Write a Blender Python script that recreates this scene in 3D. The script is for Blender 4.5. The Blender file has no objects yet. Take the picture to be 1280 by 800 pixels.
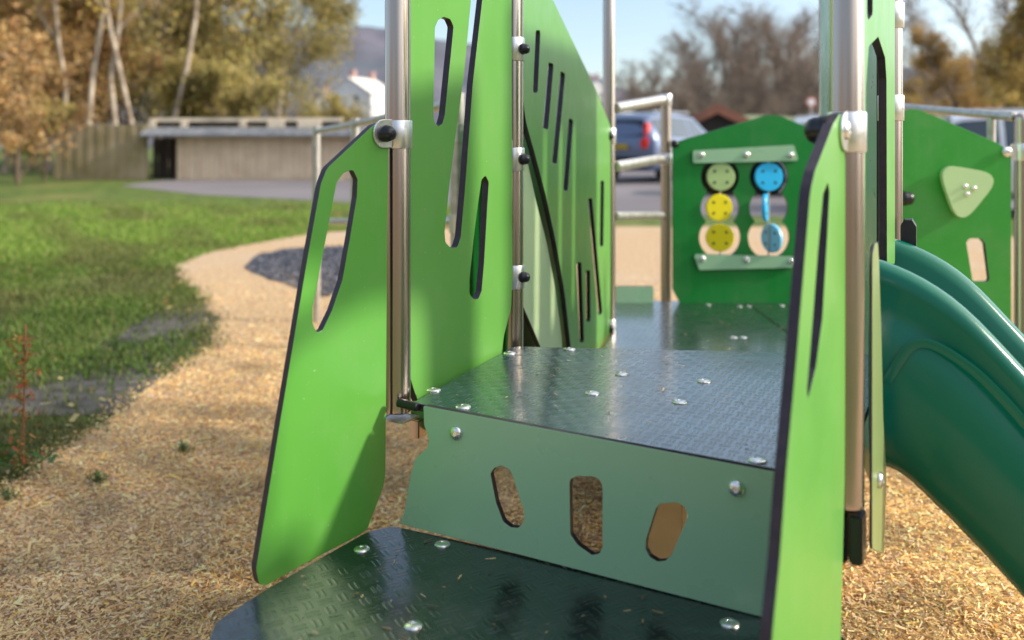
import bpy, bmesh, math, random
import numpy as np
from mathutils import Vector, Matrix
R = math.radians
sc = bpy.context.scene
COL = sc.collection
random.seed(7)
rng = np.random.default_rng(11)

# ------------------------------------------------------------------ camera
F, U0, V0, HC = 1130.0, 640.0, 172.0, 1.10       # focal length (px at 1280 wide), principal point, eye height
cam = bpy.data.objects.new("camera", bpy.data.cameras.new("camera"))
COL.objects.link(cam)
cam.location = (0, 0, HC)
cam.rotation_euler = (R(90), 0, 0)
cam.data.sensor_width = 36
cam.data.lens = 36 * F / 1280
cam.data.shift_y = -(400 - V0) / 1280.0
cam.data.clip_end = 4000
cam.data.clip_start = 0.02
cam.data.dof.use_dof = True
cam.data.dof.focus_distance = 1.80
cam.data.dof.aperture_fstop = 2.35
sc.camera = cam
sc.view_settings.view_transform = 'Standard'
sc.view_settings.look = 'None'
sc.view_settings.exposure = 0

# ------------------------------------------------------------------ light
SUN_AZ, SUN_EL = R(-7), R(28)                     # azimuth measured from +X towards +Y
w = bpy.data.worlds.new("World"); sc.world = w; w.use_nodes = True
nt = w.node_tree; nt.nodes.clear()
sky = nt.nodes.new('ShaderNodeTexSky'); sky.sky_type = 'NISHITA'; sky.sun_disc = False
sky.sun_elevation = SUN_EL; sky.sun_rotation = R(90) - SUN_AZ
sky.air_density = 1.1; sky.dust_density = 0.4; sky.ozone_density = 2.5
bg = nt.nodes.new('ShaderNodeBackground'); bg.inputs['Strength'].default_value = 0.40
wo = nt.nodes.new('ShaderNodeOutputWorld')
hz = nt.nodes.new('ShaderNodeMix'); hz.data_type = 'RGBA'; hz.inputs[0].default_value = 0.42       # thin high haze over the blue
sc_ = nt.nodes.new('ShaderNodeVectorMath'); sc_.operation = 'SCALE'; sc_.inputs['Scale'].default_value = 0.235
nt.links.new(sky.outputs[0], sc_.inputs[0]); nt.links.new(sc_.outputs[0], hz.inputs[6]); hz.inputs[7].default_value = (0.60, 0.71, 0.85, 1)
# bright forward scattering in the haze on the sun's side of the sky
wtc = nt.nodes.new('ShaderNodeTexCoord'); dp_ = nt.nodes.new('ShaderNodeVectorMath'); dp_.operation = 'DOT_PRODUCT'
dp_.inputs[1].default_value = (math.cos(SUN_AZ) * math.cos(SUN_EL), math.sin(SUN_AZ) * math.cos(SUN_EL), math.sin(SUN_EL))
nt.links.new(wtc.outputs['Generated'], dp_.inputs[0])
mxx = nt.nodes.new('ShaderNodeMath'); mxx.operation = 'MAXIMUM'; mxx.inputs[1].default_value = 0; nt.links.new(dp_.outputs['Value'], mxx.inputs[0])
pw = nt.nodes.new('ShaderNodeMath'); pw.operation = 'POWER'; pw.inputs[1].default_value = 2.2; nt.links.new(mxx.outputs[0], pw.inputs[0])
gl = nt.nodes.new('ShaderNodeVectorMath'); gl.operation = 'SCALE'; gl.inputs[0].default_value = (2.4, 2.2, 1.9); nt.links.new(pw.outputs[0], gl.inputs['Scale'])
ad = nt.nodes.new('ShaderNodeVectorMath'); ad.operation = 'ADD'; nt.links.new(hz.outputs[2], ad.inputs[0]); nt.links.new(gl.outputs[0], ad.inputs[1])
nt.links.new(ad.outputs[0], bg.inputs[0]); bg.inputs['Strength'].default_value = 1.0; nt.links.new(bg.outputs[0], wo.inputs[0])
sl = bpy.data.lights.new("sun", 'SUN'); sl.energy = 4.9; sl.angle = R(4); sl.color = (1.0, 0.90, 0.74)
so = bpy.data.objects.new("sun", sl); COL.objects.link(so)
sd = Vector((math.cos(SUN_AZ) * math.cos(SUN_EL), math.sin(SUN_AZ) * math.cos(SUN_EL), math.sin(SUN_EL)))
so.rotation_euler = (-sd).to_track_quat('-Z', 'Y').to_euler()
so.location = (8, 0, 8)

# ------------------------------------------------------------------ materials
def mat(name, col, rough=0.5, metal=0.0, spec=0.5, coat=0.0, noise=None, bump=None, rnoise=None, trans=0.0):
    """noise=(scale, col2, contrast lo, hi), bump=(scale, strength, dist), rnoise=(scale, amount)"""
    m = bpy.data.materials.new(name); m.use_nodes = True
    t = m.node_tree; b = t.nodes['Principled BSDF']
    b.inputs['Base Color'].default_value = (*col, 1)
    b.inputs['Roughness'].default_value = rough
    b.inputs['Metallic'].default_value = metal
    b.inputs['Specular IOR Level'].default_value = spec
    b.inputs['Coat Weight'].default_value = coat
    b.inputs['Coat Roughness'].default_value = 0.12
    tc = t.nodes.new('ShaderNodeTexCoord')
    if noise:
        n = t.nodes.new('ShaderNodeTexNoise'); n.inputs['Scale'].default_value = noise[0]; n.inputs['Detail'].default_value = 6
        t.links.new(tc.outputs['Object'], n.inputs['Vector'])
        r = t.nodes.new('ShaderNodeValToRGB')
        r.color_ramp.elements[0].position = noise[2]; r.color_ramp.elements[1].position = noise[3]
        r.color_ramp.elements[0].color = (*col, 1); r.color_ramp.elements[1].color = (*noise[1], 1)
        t.links.new(n.outputs['Fac'], r.inputs['Fac']); t.links.new(r.outputs[0], b.inputs['Base Color'])
    if bump:
        n = t.nodes.new('ShaderNodeTexNoise'); n.inputs['Scale'].default_value = bump[0]; n.inputs['Detail'].default_value = 4
        t.links.new(tc.outputs['Object'], n.inputs['Vector'])
        bp = t.nodes.new('ShaderNodeBump'); bp.inputs['Strength'].default_value = bump[1]; bp.inputs['Distance'].default_value = bump[2]
        t.links.new(n.outputs['Fac'], bp.inputs['Height']); t.links.new(bp.outputs[0], b.inputs['Normal'])
    if rnoise:
        n = t.nodes.new('ShaderNodeTexNoise'); n.inputs['Scale'].default_value = rnoise[0]; n.inputs['Detail'].default_value = 5
        t.links.new(tc.outputs['Object'], n.inputs['Vector'])
        mr = t.nodes.new('ShaderNodeMapRange')
        mr.inputs['From Min'].default_value = 0.3; mr.inputs['From Max'].default_value = 0.7
        mr.inputs['To Min'].default_value = rough - rnoise[1]; mr.inputs['To Max'].default_value = rough + rnoise[1]
        t.links.new(n.outputs['Fac'], mr.inputs['Value']); t.links.new(mr.outputs[0], b.inputs['Roughness'])
    if trans: b.inputs['Transmission Weight'].default_value = trans
    return m

def panel_mat(name, c1, c2, rough=0.34):
    m = mat(name, c1, rough, noise=(6.0, c2, 0.35, 0.7), bump=(420, 0.10, 0.0006), rnoise=(9, 0.06))
    t = m.node_tree; b = t.nodes['Principled BSDF']; L = t.links.new; src = b.inputs['Base Color'].links[0].from_socket
    tc = t.nodes.new('ShaderNodeTexCoord')
    def nz(scale, sc3, lo, hi, det=5):            # dust, run marks and rubbed patches
        mp = t.nodes.new('ShaderNodeMapping'); mp.inputs['Scale'].default_value = sc3; L(tc.outputs['Object'], mp.inputs[0])
        n = t.nodes.new('ShaderNodeTexNoise'); n.inputs['Scale'].default_value = scale; n.inputs['Detail'].default_value = det; n.inputs['Roughness'].default_value = .65; L(mp.outputs[0], n.inputs['Vector'])
        r = t.nodes.new('ShaderNodeMapRange'); r.inputs['From Min'].default_value = lo; r.inputs['From Max'].default_value = hi; L(n.outputs['Fac'], r.inputs['Value']); return r.outputs[0]
    def mul(a, k):
        n = t.nodes.new('ShaderNodeMath'); n.operation = 'MULTIPLY'; L(a, n.inputs[0]); n.inputs[1].default_value = k; return n.outputs[0]
    for fac, k, c in ((nz(5, (9, .7, 9), .52, .80), .035, (.55, .55, .45)), (nz(3.2, (1, 1, 1), .48, .78, 9), .13, (.45, .42, .34)), (nz(95, (1, 1, 1), .70, .78, 2), .30, (.75, .72, .62))):
        mx = t.nodes.new('ShaderNodeMix'); mx.data_type = 'RGBA'; L(mul(fac, k), mx.inputs[0]); L(src, mx.inputs[6]); mx.inputs[7].default_value = (*c, 1); src = mx.outputs[2]
    L(src, b.inputs['Base Color'])
    return m
M_GREEN = panel_mat('green_laminate', (0.095, 0.33, 0.045), (0.105, 0.345, 0.050))
M_LIME = panel_mat('lime_laminate', (0.112, 0.32, 0.058), (0.120, 0.335, 0.062))
M_TOY = panel_mat('shaded_green_laminate', (0.0, 0.20, 0.026), (0.0, 0.215, 0.028), 0.42)  # toy panel's shade put into a deeper base of the same green
M_DARKG = panel_mat('deep_shade_laminate', (0.0, 0.16, 0.02), (0.0, 0.18, 0.022), 0.4)  # green panel standing in shade, the shade put into its dark colour
M_RP = panel_mat('lit_green_laminate', (0.022, 0.24, 0.026), (0.026, 0.26, 0.028), 0.42)  # sun on the window panel put into a warmer, lighter base
M_SAGE = panel_mat('sage_laminate', (0.31, 0.53, 0.33), (0.32, 0.55, 0.34), 0.30)
M_SAGEL = panel_mat('pale_sage_laminate', (0.42, 0.58, 0.30), (0.45, 0.60, 0.32), 0.4)
M_CORE = mat('dark_core', (0.022, 0.014, 0.026), 0.45, noise=(60, (0.04, 0.028, 0.04), 0.4, 0.8))
M_BLACK = mat('black_plastic', (0.008, 0.008, 0.012), 0.28, bump=(300, 0.05, 0.001))
M_RUBBER = mat('tyre_rubber', (0.02, 0.02, 0.02), 0.8)
M_CHROME = mat('chromed_steel', (0.84, 0.82, 0.80), 0.27, metal=1.0, rnoise=(60, 0.05))
M_ALU = mat('clamp_alloy', (0.74, 0.73, 0.74), 0.36, metal=1.0, rnoise=(80, 0.08))
M_GALV = mat('galvanised_steel', (0.62, 0.60, 0.56), 0.42, metal=0.9, noise=(30, (0.5, 0.48, 0.45), 0.4, 0.6))
M_WOODLEG = mat('recycled_board', (0.62, 0.47, 0.26), 0.6, noise=(8, (0.52, 0.39, 0.21), 0.4, 0.6))

def steel():
    m = mat('brushed_steel', (0.47, 0.395, 0.335), 0.30, metal=1.0)
    t = m.node_tree; b = t.nodes['Principled BSDF']
    tc = t.nodes.new('ShaderNodeTexCoord'); mp = t.nodes.new('ShaderNodeMapping'); mp.inputs['Scale'].default_value = (60, 60, 1.5)
    n = t.nodes.new('ShaderNodeTexNoise'); n.inputs['Scale'].default_value = 6; n.inputs['Detail'].default_value = 5
    t.links.new(tc.outputs['Object'], mp.inputs[0]); t.links.new(mp.outputs[0], n.inputs['Vector'])
    mr = t.nodes.new('ShaderNodeMapRange'); mr.inputs['To Min'].default_value = 0.14; mr.inputs['To Max'].default_value = 0.30
    t.links.new(n.outputs['Fac'], mr.inputs['Value']); t.links.new(mr.outputs[0], b.inputs['Roughness'])
    bp = t.nodes.new('ShaderNodeBump'); bp.inputs['Strength'].default_value = 0.06; bp.inputs['Distance'].default_value = 0.001
    t.links.new(n.outputs['Fac'], bp.inputs['Height']); t.links.new(bp.outputs[0], b.inputs['Normal'])
    return m
M_STEEL = steel()

def tread_mat(name, ang, cell=0.021, c=(0.004, 0.026, 0.046), st=.55, coat=1.0):  # default blue puts the sky's reflection into the deck colour
    """moulded tread plate: pairs of short raised dashes, alternate pairs turned by 90 degrees, worn and damp"""
    m = bpy.data.materials.new(name); m.use_nodes = True
    t = m.node_tree; b = t.nodes['Principled BSDF']; L = t.links.new
    def math_(op, a, bb=None, cc=None):
        n = t.nodes.new('ShaderNodeMath'); n.operation = op
        for i, x in enumerate((a, bb, cc)):
            if x is None: continue
            if isinstance(x, (int, float)): n.inputs[i].default_value = x
            else: L(x, n.inputs[i])
        return n.outputs[0]
    tc = t.nodes.new('ShaderNodeTexCoord'); mp = t.nodes.new('ShaderNodeMapping')
    mp.inputs['Rotation'].default_value = (0, 0, ang); mp.inputs['Scale'].default_value = (1 / cell, 1 / cell, 1)
    L(tc.outputs['Object'], mp.inputs[0])
    sp = t.nodes.new('ShaderNodeSeparateXYZ'); L(mp.outputs[0], sp.inputs[0])
    x, y = sp.outputs[0], sp.outputs[1]
    fx = math_('SUBTRACT', math_('FRACT', x), 0.5); fy = math_('SUBTRACT', math_('FRACT', y), 0.5)
    par = math_('MODULO', math_('ADD', math_('FLOOR', x), math_('FLOOR', y)), 2.0)
    par = math_('ABSOLUTE', par)
    a = t.nodes.new('ShaderNodeMix'); a.data_type = 'FLOAT'; L(par, a.inputs[0]); L(fx, a.inputs[2]); L(fy, a.inputs[3])
    q = t.nodes.new('ShaderNodeMix'); q.data_type = 'FLOAT'; L(par, q.inputs[0]); L(fy, q.inputs[2]); L(fx, q.inputs[3])
    A, Q = a.outputs[0], q.outputs[0]
    off = math_('SUBTRACT', math_('ABSOLUTE', A), 0.17)              # two dashes side by side
    d = math_('ADD', math_('POWER', math_('DIVIDE', off, 0.085), 2.0), math_('POWER', math_('DIVIDE', Q, 0.43), 4.0))
    h = t.nodes.new('ShaderNodeMapRange'); h.interpolation_type = 'SMOOTHSTEP'
    h.inputs['From Min'].default_value = 1.5; h.inputs['From Max'].default_value = 0.2
    L(d, h.inputs['Value'])
    n1 = t.nodes.new('ShaderNodeTexNoise'); n1.inputs['Scale'].default_value = 14; n1.inputs['Detail'].default_value = 6
    L(tc.outputs['Object'], n1.inputs['Vector'])
    hh = math_('ADD', h.outputs[0], math_('MULTIPLY', n1.outputs['Fac'], 0.9))
    bp = t.nodes.new('ShaderNodeBump'); bp.inputs['Strength'].default_value = st; bp.inputs['Distance'].default_value = 0.0011
    L(hh, bp.inputs['Height']); L(bp.outputs[0], b.inputs['Normal'])
    r = t.nodes.new('ShaderNodeValToRGB'); r.color_ramp.elements[0].position = 0.35; r.color_ramp.elements[1].position = 0.75
    r.color_ramp.elements[0].color = (*c, 1); r.color_ramp.elements[1].color = (c[0] + .012, c[1] + .012, c[2] + .012, 1)
    L(n1.outputs['Fac'], r.inputs[0]); L(r.outputs[0], b.inputs['Base Color'])
    mr = t.nodes.new('ShaderNodeMapRange'); mr.inputs['From Min'].default_value = 0.35; mr.inputs['From Max'].default_value = 0.7
    mr.inputs['To Min'].default_value = 0.20; mr.inputs['To Max'].default_value = 0.36
    L(n1.outputs['Fac'], mr.inputs['Value']); L(mr.outputs[0], b.inputs['Roughness'])
    b.inputs['Specular IOR Level'].default_value = 0.9; b.inputs['Coat Weight'].default_value = coat; b.inputs['Coat IOR'].default_value = 1.72; b.inputs['Coat Roughness'].default_value = .15; L(bp.outputs[0], b.inputs['Coat Normal'])
    return m

# ------------------------------------------------------------------ object helpers
def empty(name, loc=(0, 0, 0), rz=0, **props):
    o = bpy.data.objects.new(name, None); COL.objects.link(o); o.location = loc; o.rotation_euler = (0, 0, rz)
    o.empty_display_size = 0.1
    for k, v in props.items(): o[k] = v
    return o
def link(name, me, parent=None, **props):
    o = bpy.data.objects.new(name, me); COL.objects.link(o)
    if parent is not None: o.parent = parent
    for k, v in props.items(): o[k] = v
    return o
def bm_obj(name, bm, m, parent=None, smooth=True, angle=40, **props):
    me = bpy.data.meshes.new(name); bmesh.ops.recalc_face_normals(bm, faces=bm.faces); bm.to_mesh(me); bm.free()
    for mm in (m if isinstance(m, (list, tuple)) else [m]): me.materials.append(mm)
    if smooth:
        me.polygons.foreach_set('use_smooth', [True] * len(me.polygons))
        me.set_sharp_from_angle(angle=R(angle))
    return link(name, me, parent, **props)
def basis(p, ax):
    z = Vector(ax).normalized(); x = z.orthogonal().normalized(); y = z.cross(x)
    return Matrix.Translation(Vector(p)) @ Matrix((x, y, z)).transposed().to_4x4()
def lathe(bm, prof, M, seg=28, mi=0):
    """prof: list of (radius, height) from one end to the other"""
    rings = []
    for r, h in prof:
        if r < 1e-6: rings.append([bm.verts.new(M @ Vector((0, 0, h)))])
        else: rings.append([bm.verts.new(M @ Vector((r * math.cos(2 * math.pi * i / seg), r * math.sin(2 * math.pi * i / seg), h))) for i in range(seg)])
    for a, b in zip(rings[:-1], rings[1:]):
        for i in range(seg):
            j = (i + 1) % seg
            va = [a[0]] if len(a) == 1 else [a[i], a[j]]
            vb = [b[0]] if len(b) == 1 else [b[j], b[i]]
            if len(va) + len(vb) > 2:
                f = bm.faces.new(va + vb); f.material_index = mi
def tube_bm(bm, p0, p1, r, seg=32, cap=True, c=0.002):
    p0, p1 = Vector(p0), Vector(p1); L = (p1 - p0).length
    prof = [(r, 0), (r, L)]
    if cap: prof = [(0, 0), (r - c, 0), (r, c), (r, L - c), (r - c, L), (0, L)]
    lathe(bm, prof, basis(p0, p1 - p0), seg)
def tube(name, p0, p1, r, m, parent=None, seg=32, **props):
    bm = bmesh.new(); tube_bm(bm, p0, p1, r, seg); return bm_obj(name, bm, m, parent, **props)
def box_bm(bm, x0, x1, y0, y1, z0, z1, M=None, bev=0.0, mi=0):
    b2 = bmesh.new(); bmesh.ops.create_cube(b2, size=1)
    for v in b2.verts: v.co = Vector(((x0 + x1) / 2 + v.co.x * (x1 - x0), (y0 + y1) / 2 + v.co.y * (y1 - y0), (z0 + z1) / 2 + v.co.z * (z1 - z0)))
    if bev: bmesh.ops.bevel(b2, geom=list(b2.edges), offset=bev, segments=2, affect='EDGES')
    mp = {}
    for v in b2.verts: mp[v] = bm.verts.new(M @ v.co if M else v.co)
    for f in b2.faces:
        g = bm.faces.new([mp[v] for v in f.verts]); g.material_index = mi
    b2.free()
def box(name, *a, m=None, parent=None, M=None, bev=0.003, **props):
    bm = bmesh.new(); box_bm(bm, *a, M=M, bev=bev); return bm_obj(name, bm, m, parent, **props)

class Plane:
    """a vertical plane: base point, direction (k,1) or (dx,dy) in plan; normal on the viewer's right"""
    def __init__(s, p, d):
        s.p = Vector((p[0], p[1], 0)); s.d = Vector((d[0], d[1], 0)).normalized(); s.n = s.d.cross(Vector((0, 0, 1)))
        s.M = Matrix.Translation(s.p) @ Matrix((s.d, Vector((0, 0, 1)), s.n)).transposed().to_4x4()
    def uv(s, u, v):
        r = Vector(((u - U0) / F, 1, (V0 - v) / F)); c = Vector((0, 0, HC))
        t = (s.p - c).dot(s.n) / r.dot(s.n); q = c + r * t
        return ((q - s.p).dot(s.d), q.z)
    def pt(s, u, v, out=0.0):
        a = s.uv(u, v); return s.p + s.d * a[0] + Vector((0, 0, a[1])) + s.n * out
def at_z(u, v, z):
    Y = (HC - z) * F / (v - V0); return Vector(((u - U0) / F * Y, Y, z))

def fillet(pts, r, n=6):
    out = []; N = len(pts); pts = [Vector(p) for p in pts]
    for i in range(N):
        a, b, c = pts[i - 1], pts[i], pts[(i + 1) % N]
        d1, d2 = a - b, c - b; l1, l2 = d1.length, d2.length
        if l1 < 1e-6 or l2 < 1e-6: continue
        d1 /= l1; d2 /= l2
        cosang = max(-1, min(1, d1.dot(d2))); ang = math.acos(cosang)
        rr = r[i] if isinstance(r, (list, tuple)) else r
        if ang > R(172) or rr <= 0: out.append(b); continue
        t = min(rr / math.tan(ang / 2), 0.46 * l1, 0.46 * l2)
        p1, p2 = b + d1 * t, b + d2 * t
        for k in range(n + 1):
            f = k / n; out.append((1 - f) ** 2 * p1 + 2 * f * (1 - f) * b + f * f * p2)
    return out
def smooth_loop(pts, it=2):
    pts = [Vector(p) for p in pts]
    for _ in range(it):
        o = []
        for i in range(len(pts)):
            a, b = pts[i], pts[(i + 1) % len(pts)]
            o += [a * .75 + b * .25, a * .25 + b * .75]
        pts = o
    return pts
def plate(name, outline, holes, t, mats, M, parent=None, bev=0.0008, **props):
    """a flat board cut to an outline with holes: front face at local z = 0, the thickness behind it"""
    cu = bpy.data.curves.new(name, 'CURVE'); cu.dimensions = '2D'; cu.fill_mode = 'BOTH'
    cu.extrude = t / 2 - bev; cu.bevel_depth = bev; cu.bevel_resolution = 1; cu.offset = -bev
    for lp in [outline] + list(holes):
        s = cu.splines.new('POLY'); s.points.add(len(lp) - 1); s.use_cyclic_u = True
        for p, q in zip(s.points, lp): p.co = (q[0], q[1], 0, 1)
    tmp = bpy.data.objects.new('tmp', cu); COL.objects.link(tmp)
    bpy.context.view_layer.update()
    me = bpy.data.meshes.new_from_object(tmp.evaluated_get(bpy.context.evaluated_depsgraph_get()))
    bpy.data.objects.remove(tmp); bpy.data.curves.remove(cu)
    me.transform(Matrix.Translation((0, 0, -t / 2)))
    me.materials.clear()
    for m in mats: me.materials.append(m)
    for p in me.polygons: p.material_index = 0 if abs(p.normal.z) > 0.8 else 1; p.use_smooth = False
    o = link(name, me, parent, **props); o.matrix_basis = M; WM[o.name] = M.copy()
    return o
def panel(name, pl, out_px, holes_px=(), t=0.014, face=None, r=0.012, hr=0.012, parent=None, smooth_holes=True, out=0.0, **props):
    o = fillet([pl.uv(*p) for p in out_px], r)
    hs = [fillet([pl.uv(*p) for p in h], hr) for h in holes_px]
    return plate(name, o, hs, t, [face or M_GREEN, M_CORE], pl.M @ Matrix.Translation((0, 0, out)), parent, **props)

WM = {}
def attach(o, par, world):
    o.parent = par; o.matrix_parent_inverse = WM.get(par.name, Matrix.Identity(4)).inverted(); o.matrix_basis = world
    WM[o.name] = world
    return o
# ------------------------------------------------------------------ the playground unit
UNIT = empty('playground_unit', (0.2, 1.9, 0), label='green toddler climbing unit with steel posts, tread steps, toy panels and a teal slide', category='play structure')
UI = UNIT.matrix_basis.inverted()
def adopt():                                       # everything below is built in place, then hung on the unit
    for o in list(COL.objects):
        if o.get('_u') and o.parent is None:
            o.parent = UNIT; o.matrix_parent_inverse = Matrix.Translation((-0.2, -1.9, 0)); del o['_u']
U = dict(_u=1)
RT = 0.024
L1, R1, L2, R2 = (-0.2135, 1.69), (0.477, 1.289), (0.003, 2.15), (0.8256, 1.97)
P3, P4, P5, P6 = (0.376, 3.50), (0.172 * 4.06, 4.10), (1.815, 3.22), (1.06, 3.05)
ZP, ZS, ZD = 0.621, 0.40, 0.36
def post(p, z0, z1, r=RT):
    bm = bmesh.new()
    lathe(bm, [(0, z0 - .002), (r * .92, z0 - .002), (r * 1.02, z0), (r * 1.03, z0 + .006), (r, z0 + .010), (r, z1 - .02), (r * .9, z1 - .004), (r * .55, z1 + .004), (0, z1 + .006)], Matrix.Translation((p[0], p[1], 0)), 40)
    return bm_obj('post', bm, M_STEEL, **U)
def knob(pos, ax, par, s=1.0, m=None, name='bolt_cap'):
    bm = bmesh.new()
    lathe(bm, [(0, -.004), (.0165 * s, -.004), (.017 * s, 0), (.017 * s, .004 * s), (.0155 * s, .006 * s), (.0150 * s, .012 * s), (.0125 * s, .018 * s), (.007 * s, .022 * s), (0, .023 * s)], basis(pos, ax), 24)
    return bm_obj(name, bm, m or M_BLACK, par)
def dome(pos, ax, par, r=.014, h=.0045, name='bolt'):
    bm = bmesh.new()
    lathe(bm, [(0, -.001), (r, -.001), (r * 1.02, .0012), (r * .93, h * .62), (r * .7, h * .88), (r * .35, h), (r * .30, h * .8), (0, h * .8)], basis(pos, ax), 24)
    return bm_obj(name, bm, M_CHROME, par)
def clamp(p, z, par, to=None, h=0.052, tab=0.036, n=None, side=0.0):
    """steel sleeve around a post with an ear that carries a panel"""
    bm = bmesh.new(); x, y = p; r = RT + .0032
    lathe(bm, [(RT - .001, -h / 2), (r - .0006, -h / 2), (r, -h / 2 + .001), (r, h / 2 - .001), (r - .0006, h / 2), (RT - .001, h / 2)], Matrix.Translation((x, y, z)), 40)
    if to is not None:
        d = Vector((to[0], to[1], 0)).normalized(); nn = Vector((0, 0, 1)).cross(d)
        M = Matrix.Translation((x, y, z)) @ Matrix((d, nn, Vector((0, 0, 1)))).transposed().to_4x4()
        pts = [(0, -h / 2)] + [(tab + .017 * math.cos(a), (h / 2) * math.sin(a)) for a in np.linspace(-math.pi / 2, math.pi / 2, 12)] + [(0, h / 2)]
        fr = [bm.verts.new(M @ Vector((a, side - .0025, b))) for a, b in pts]; bk = [bm.verts.new(M @ Vector((a, side + .0025, b))) for a, b in pts]
        bm.faces.new(fr); bm.faces.new(bk[::-1])
        for i in range(len(pts)): j = (i + 1) % len(pts); bm.faces.new([fr[i], fr[j], bk[j], bk[i]])
    return bm_obj('clamp', bm, M_ALU, par)

post_L1 = post(L1, 0.590, 1.75); post_R1 = post(R1, 0.578, 1.72)
post_L2 = post(L2, 0.56, 1.72); post_R2 = post(R2, 0.42, 1.85)
post_P3 = post(P3, 0.0, 1.95); post_P4 = post(P4, 0.0, HC + (V0 - 119) / F * P4[1])
post_P5 = post(P5, 0.0, HC + (V0 - 143) / F * P5[1]); post_P6 = post(P6, 0.0, 1.8)

# --- decks
def deck(name, corners, z, t, rr, m, seg=5):
    M = Matrix.Translation((0, 0, z))
    o = plate(name, fillet([(c[0], c[1]) for c in corners], rr, seg), [], t, [m, M_CORE], M, bev=0.0012, **U)
    return o
eang = math.atan2(-.484, .876)
M_TREAD1 = tread_mat('tread_upper', -eang + R(0), 0.020)
M_TREAD2 = tread_mat('tread_lower', -R(-62), 0.027, (0.001, 0.012, 0.013), .32, .35)
M_TREAD3 = tread_mat('tread_far', 0.3, 0.022, (0.012, 0.020, 0.020), .5)
ED = Vector((.876, -.484)).normalized(); EN = Vector((-.484, -.876)).normalized()
pr0 = Vector((L1[0], L1[1])) + EN * .047          # riser plane, camera side
RIS = Plane(pr0, ED)
Q = lambda p, a=0, b=0: (p[0] + ED.x * a + EN.x * b, p[1] + ED.y * a + EN.y * b)
pA = RIS.pt(516, 503); pB = RIS.pt(985, 592)
up = deck('upper_platform', [at_z(516, 503, ZP).xy, Vector((pB.x, pB.y)), (0.497, 1.335), (0.795, 1.93), (0.785, 2.0), at_z(649, 433, ZP).xy, at_z(640, 434, ZP).xy], ZP, .014, [.006, .01, .01, .01, .01, .01, .01], M_TREAD1)
s1 = [at_z(491, 657, ZS).xy, at_z(458, 665, ZS).xy, at_z(332, 737, ZS).xy, at_z(268, 778, ZS).xy, (-0.40, 1.14), (-0.26, 1.03), (0.24, 0.75), (0.33, 0.98), (0.465, 1.255), (0.46, 1.30)]
low = deck('lower_step', s1, ZS, .016, [.022, .04, .30, .06, .06, .05, .03, .03, .02, .01], M_TREAD2, 8)
far1 = deck('far_platform', [(0.060, 2.20), (0.80, 2.06), (1.02, 2.7), (1.043, 3.05), (1.047, 4.10), (0.465, 4.10), (0.383, 3.42)], ZD, .016, .01, M_TREAD3)
far2 = deck('far_platform', [(1.052, 3.09), (1.75, 3.26), (1.75, 4.10), (1.052, 4.10)], ZD, .016, .01, M_TREAD3)
for par, z, ps in ((up, ZP, [(637, 440), (712, 435), (777, 466), (740, 490), (880, 475), (850, 501), (542, 486), (579, 507), (947, 574)]),
                   (low, ZS, [(452, 685), (553, 679), (517, 781), (912, 778)]),
                   (far1, ZD, [(885, 379), (924, 381), (917, 420)]), (far2, ZD, [(936, 381), (977, 380), (929, 420)])):
    for p in ps:
        q = at_z(p[0], p[1] + 2, z)
        b = dome((0, 0, 0), (0, 0, 1), None, r=.0135, h=.0042)
        attach(b, par, Matrix.Translation(q) @ Matrix.Rotation(random.uniform(-.05, .05), 4, 'X'))
# supports below the decks
for i, (x, y, z) in enumerate(((0.30, 1.80, ZP), (0.50, 1.86, ZP), (-0.16, 1.40, ZS), (0.26, 1.10, ZS), (0.6, 3.2, ZD), (1.4, 3.7, ZD))):
    bm = bmesh.new(); box_bm(bm, -.045, .045, -.02, .02, 0, z - .018, bev=.004)
    o = bm_obj('support_leg', bm, M_WOODLEG if i == 0 else M_GALV, **U); o.location = (x, y, 0); o.rotation_euler = (0, 0, -0.4)
# edge beam beneath the upper platform
def beam(a, b, z0, z1, t, m, name='edge_beam'):
    a, b = Vector((*a, 0)), Vector((*b, 0)); d = (b - a); L = d.length; ang = math.atan2(d.y, d.x)
    bm = bmesh.new(); box_bm(bm, 0, L, -t / 2, t / 2, z0, z1, bev=.003)
    o = bm_obj(name, bm, m, **U); o.location = a; o.rotation_euler = (0, 0, ang); return o
beam((-0.155, 1.72), (0.0, 2.05), ZP - .055, ZP - .017, .03, M_SAGE)
beam((0.03, 2.085), (0.74, 1.98), ZP - .08, ZP - .017, .03, M_BLACK)
# riser
riser = panel('riser', RIS, [(500, 655), (505, 640), (514, 590), (519, 573), (534, 560), (536, 548), (530, 532), (529, 507), (990, 593.5), (970, 776)],
              [[(613, 592), (618, 585), (627, 582), (637, 587), (641, 596), (655, 640), (655, 652), (648, 660), (638, 659), (629, 652), (620, 628)],
               [(712, 606), (713, 599), (722, 595), (742, 596), (750, 600), (753, 610), (753, 684), (749, 692), (740, 694), (722, 681), (713, 668)],
               [(820, 636), (825, 630), (846, 628), (856, 634), (859, 644), (857, 652), (840, 692), (832, 701), (822, 702), (812, 696), (807, 686), (808, 674)]],
              .012, M_SAGE, r=[.004, .02, .03, .02, .01, .012, .02, .004, .004, .004], hr=.008, **U)
for p in ((571, 541), (921, 610)):
    q = RIS.pt(*p); b = dome((0, 0, 0), (0, 0, 1), None, r=.0125, h=.0085); attach(b, riser, basis(q, RIS.n))

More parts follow.
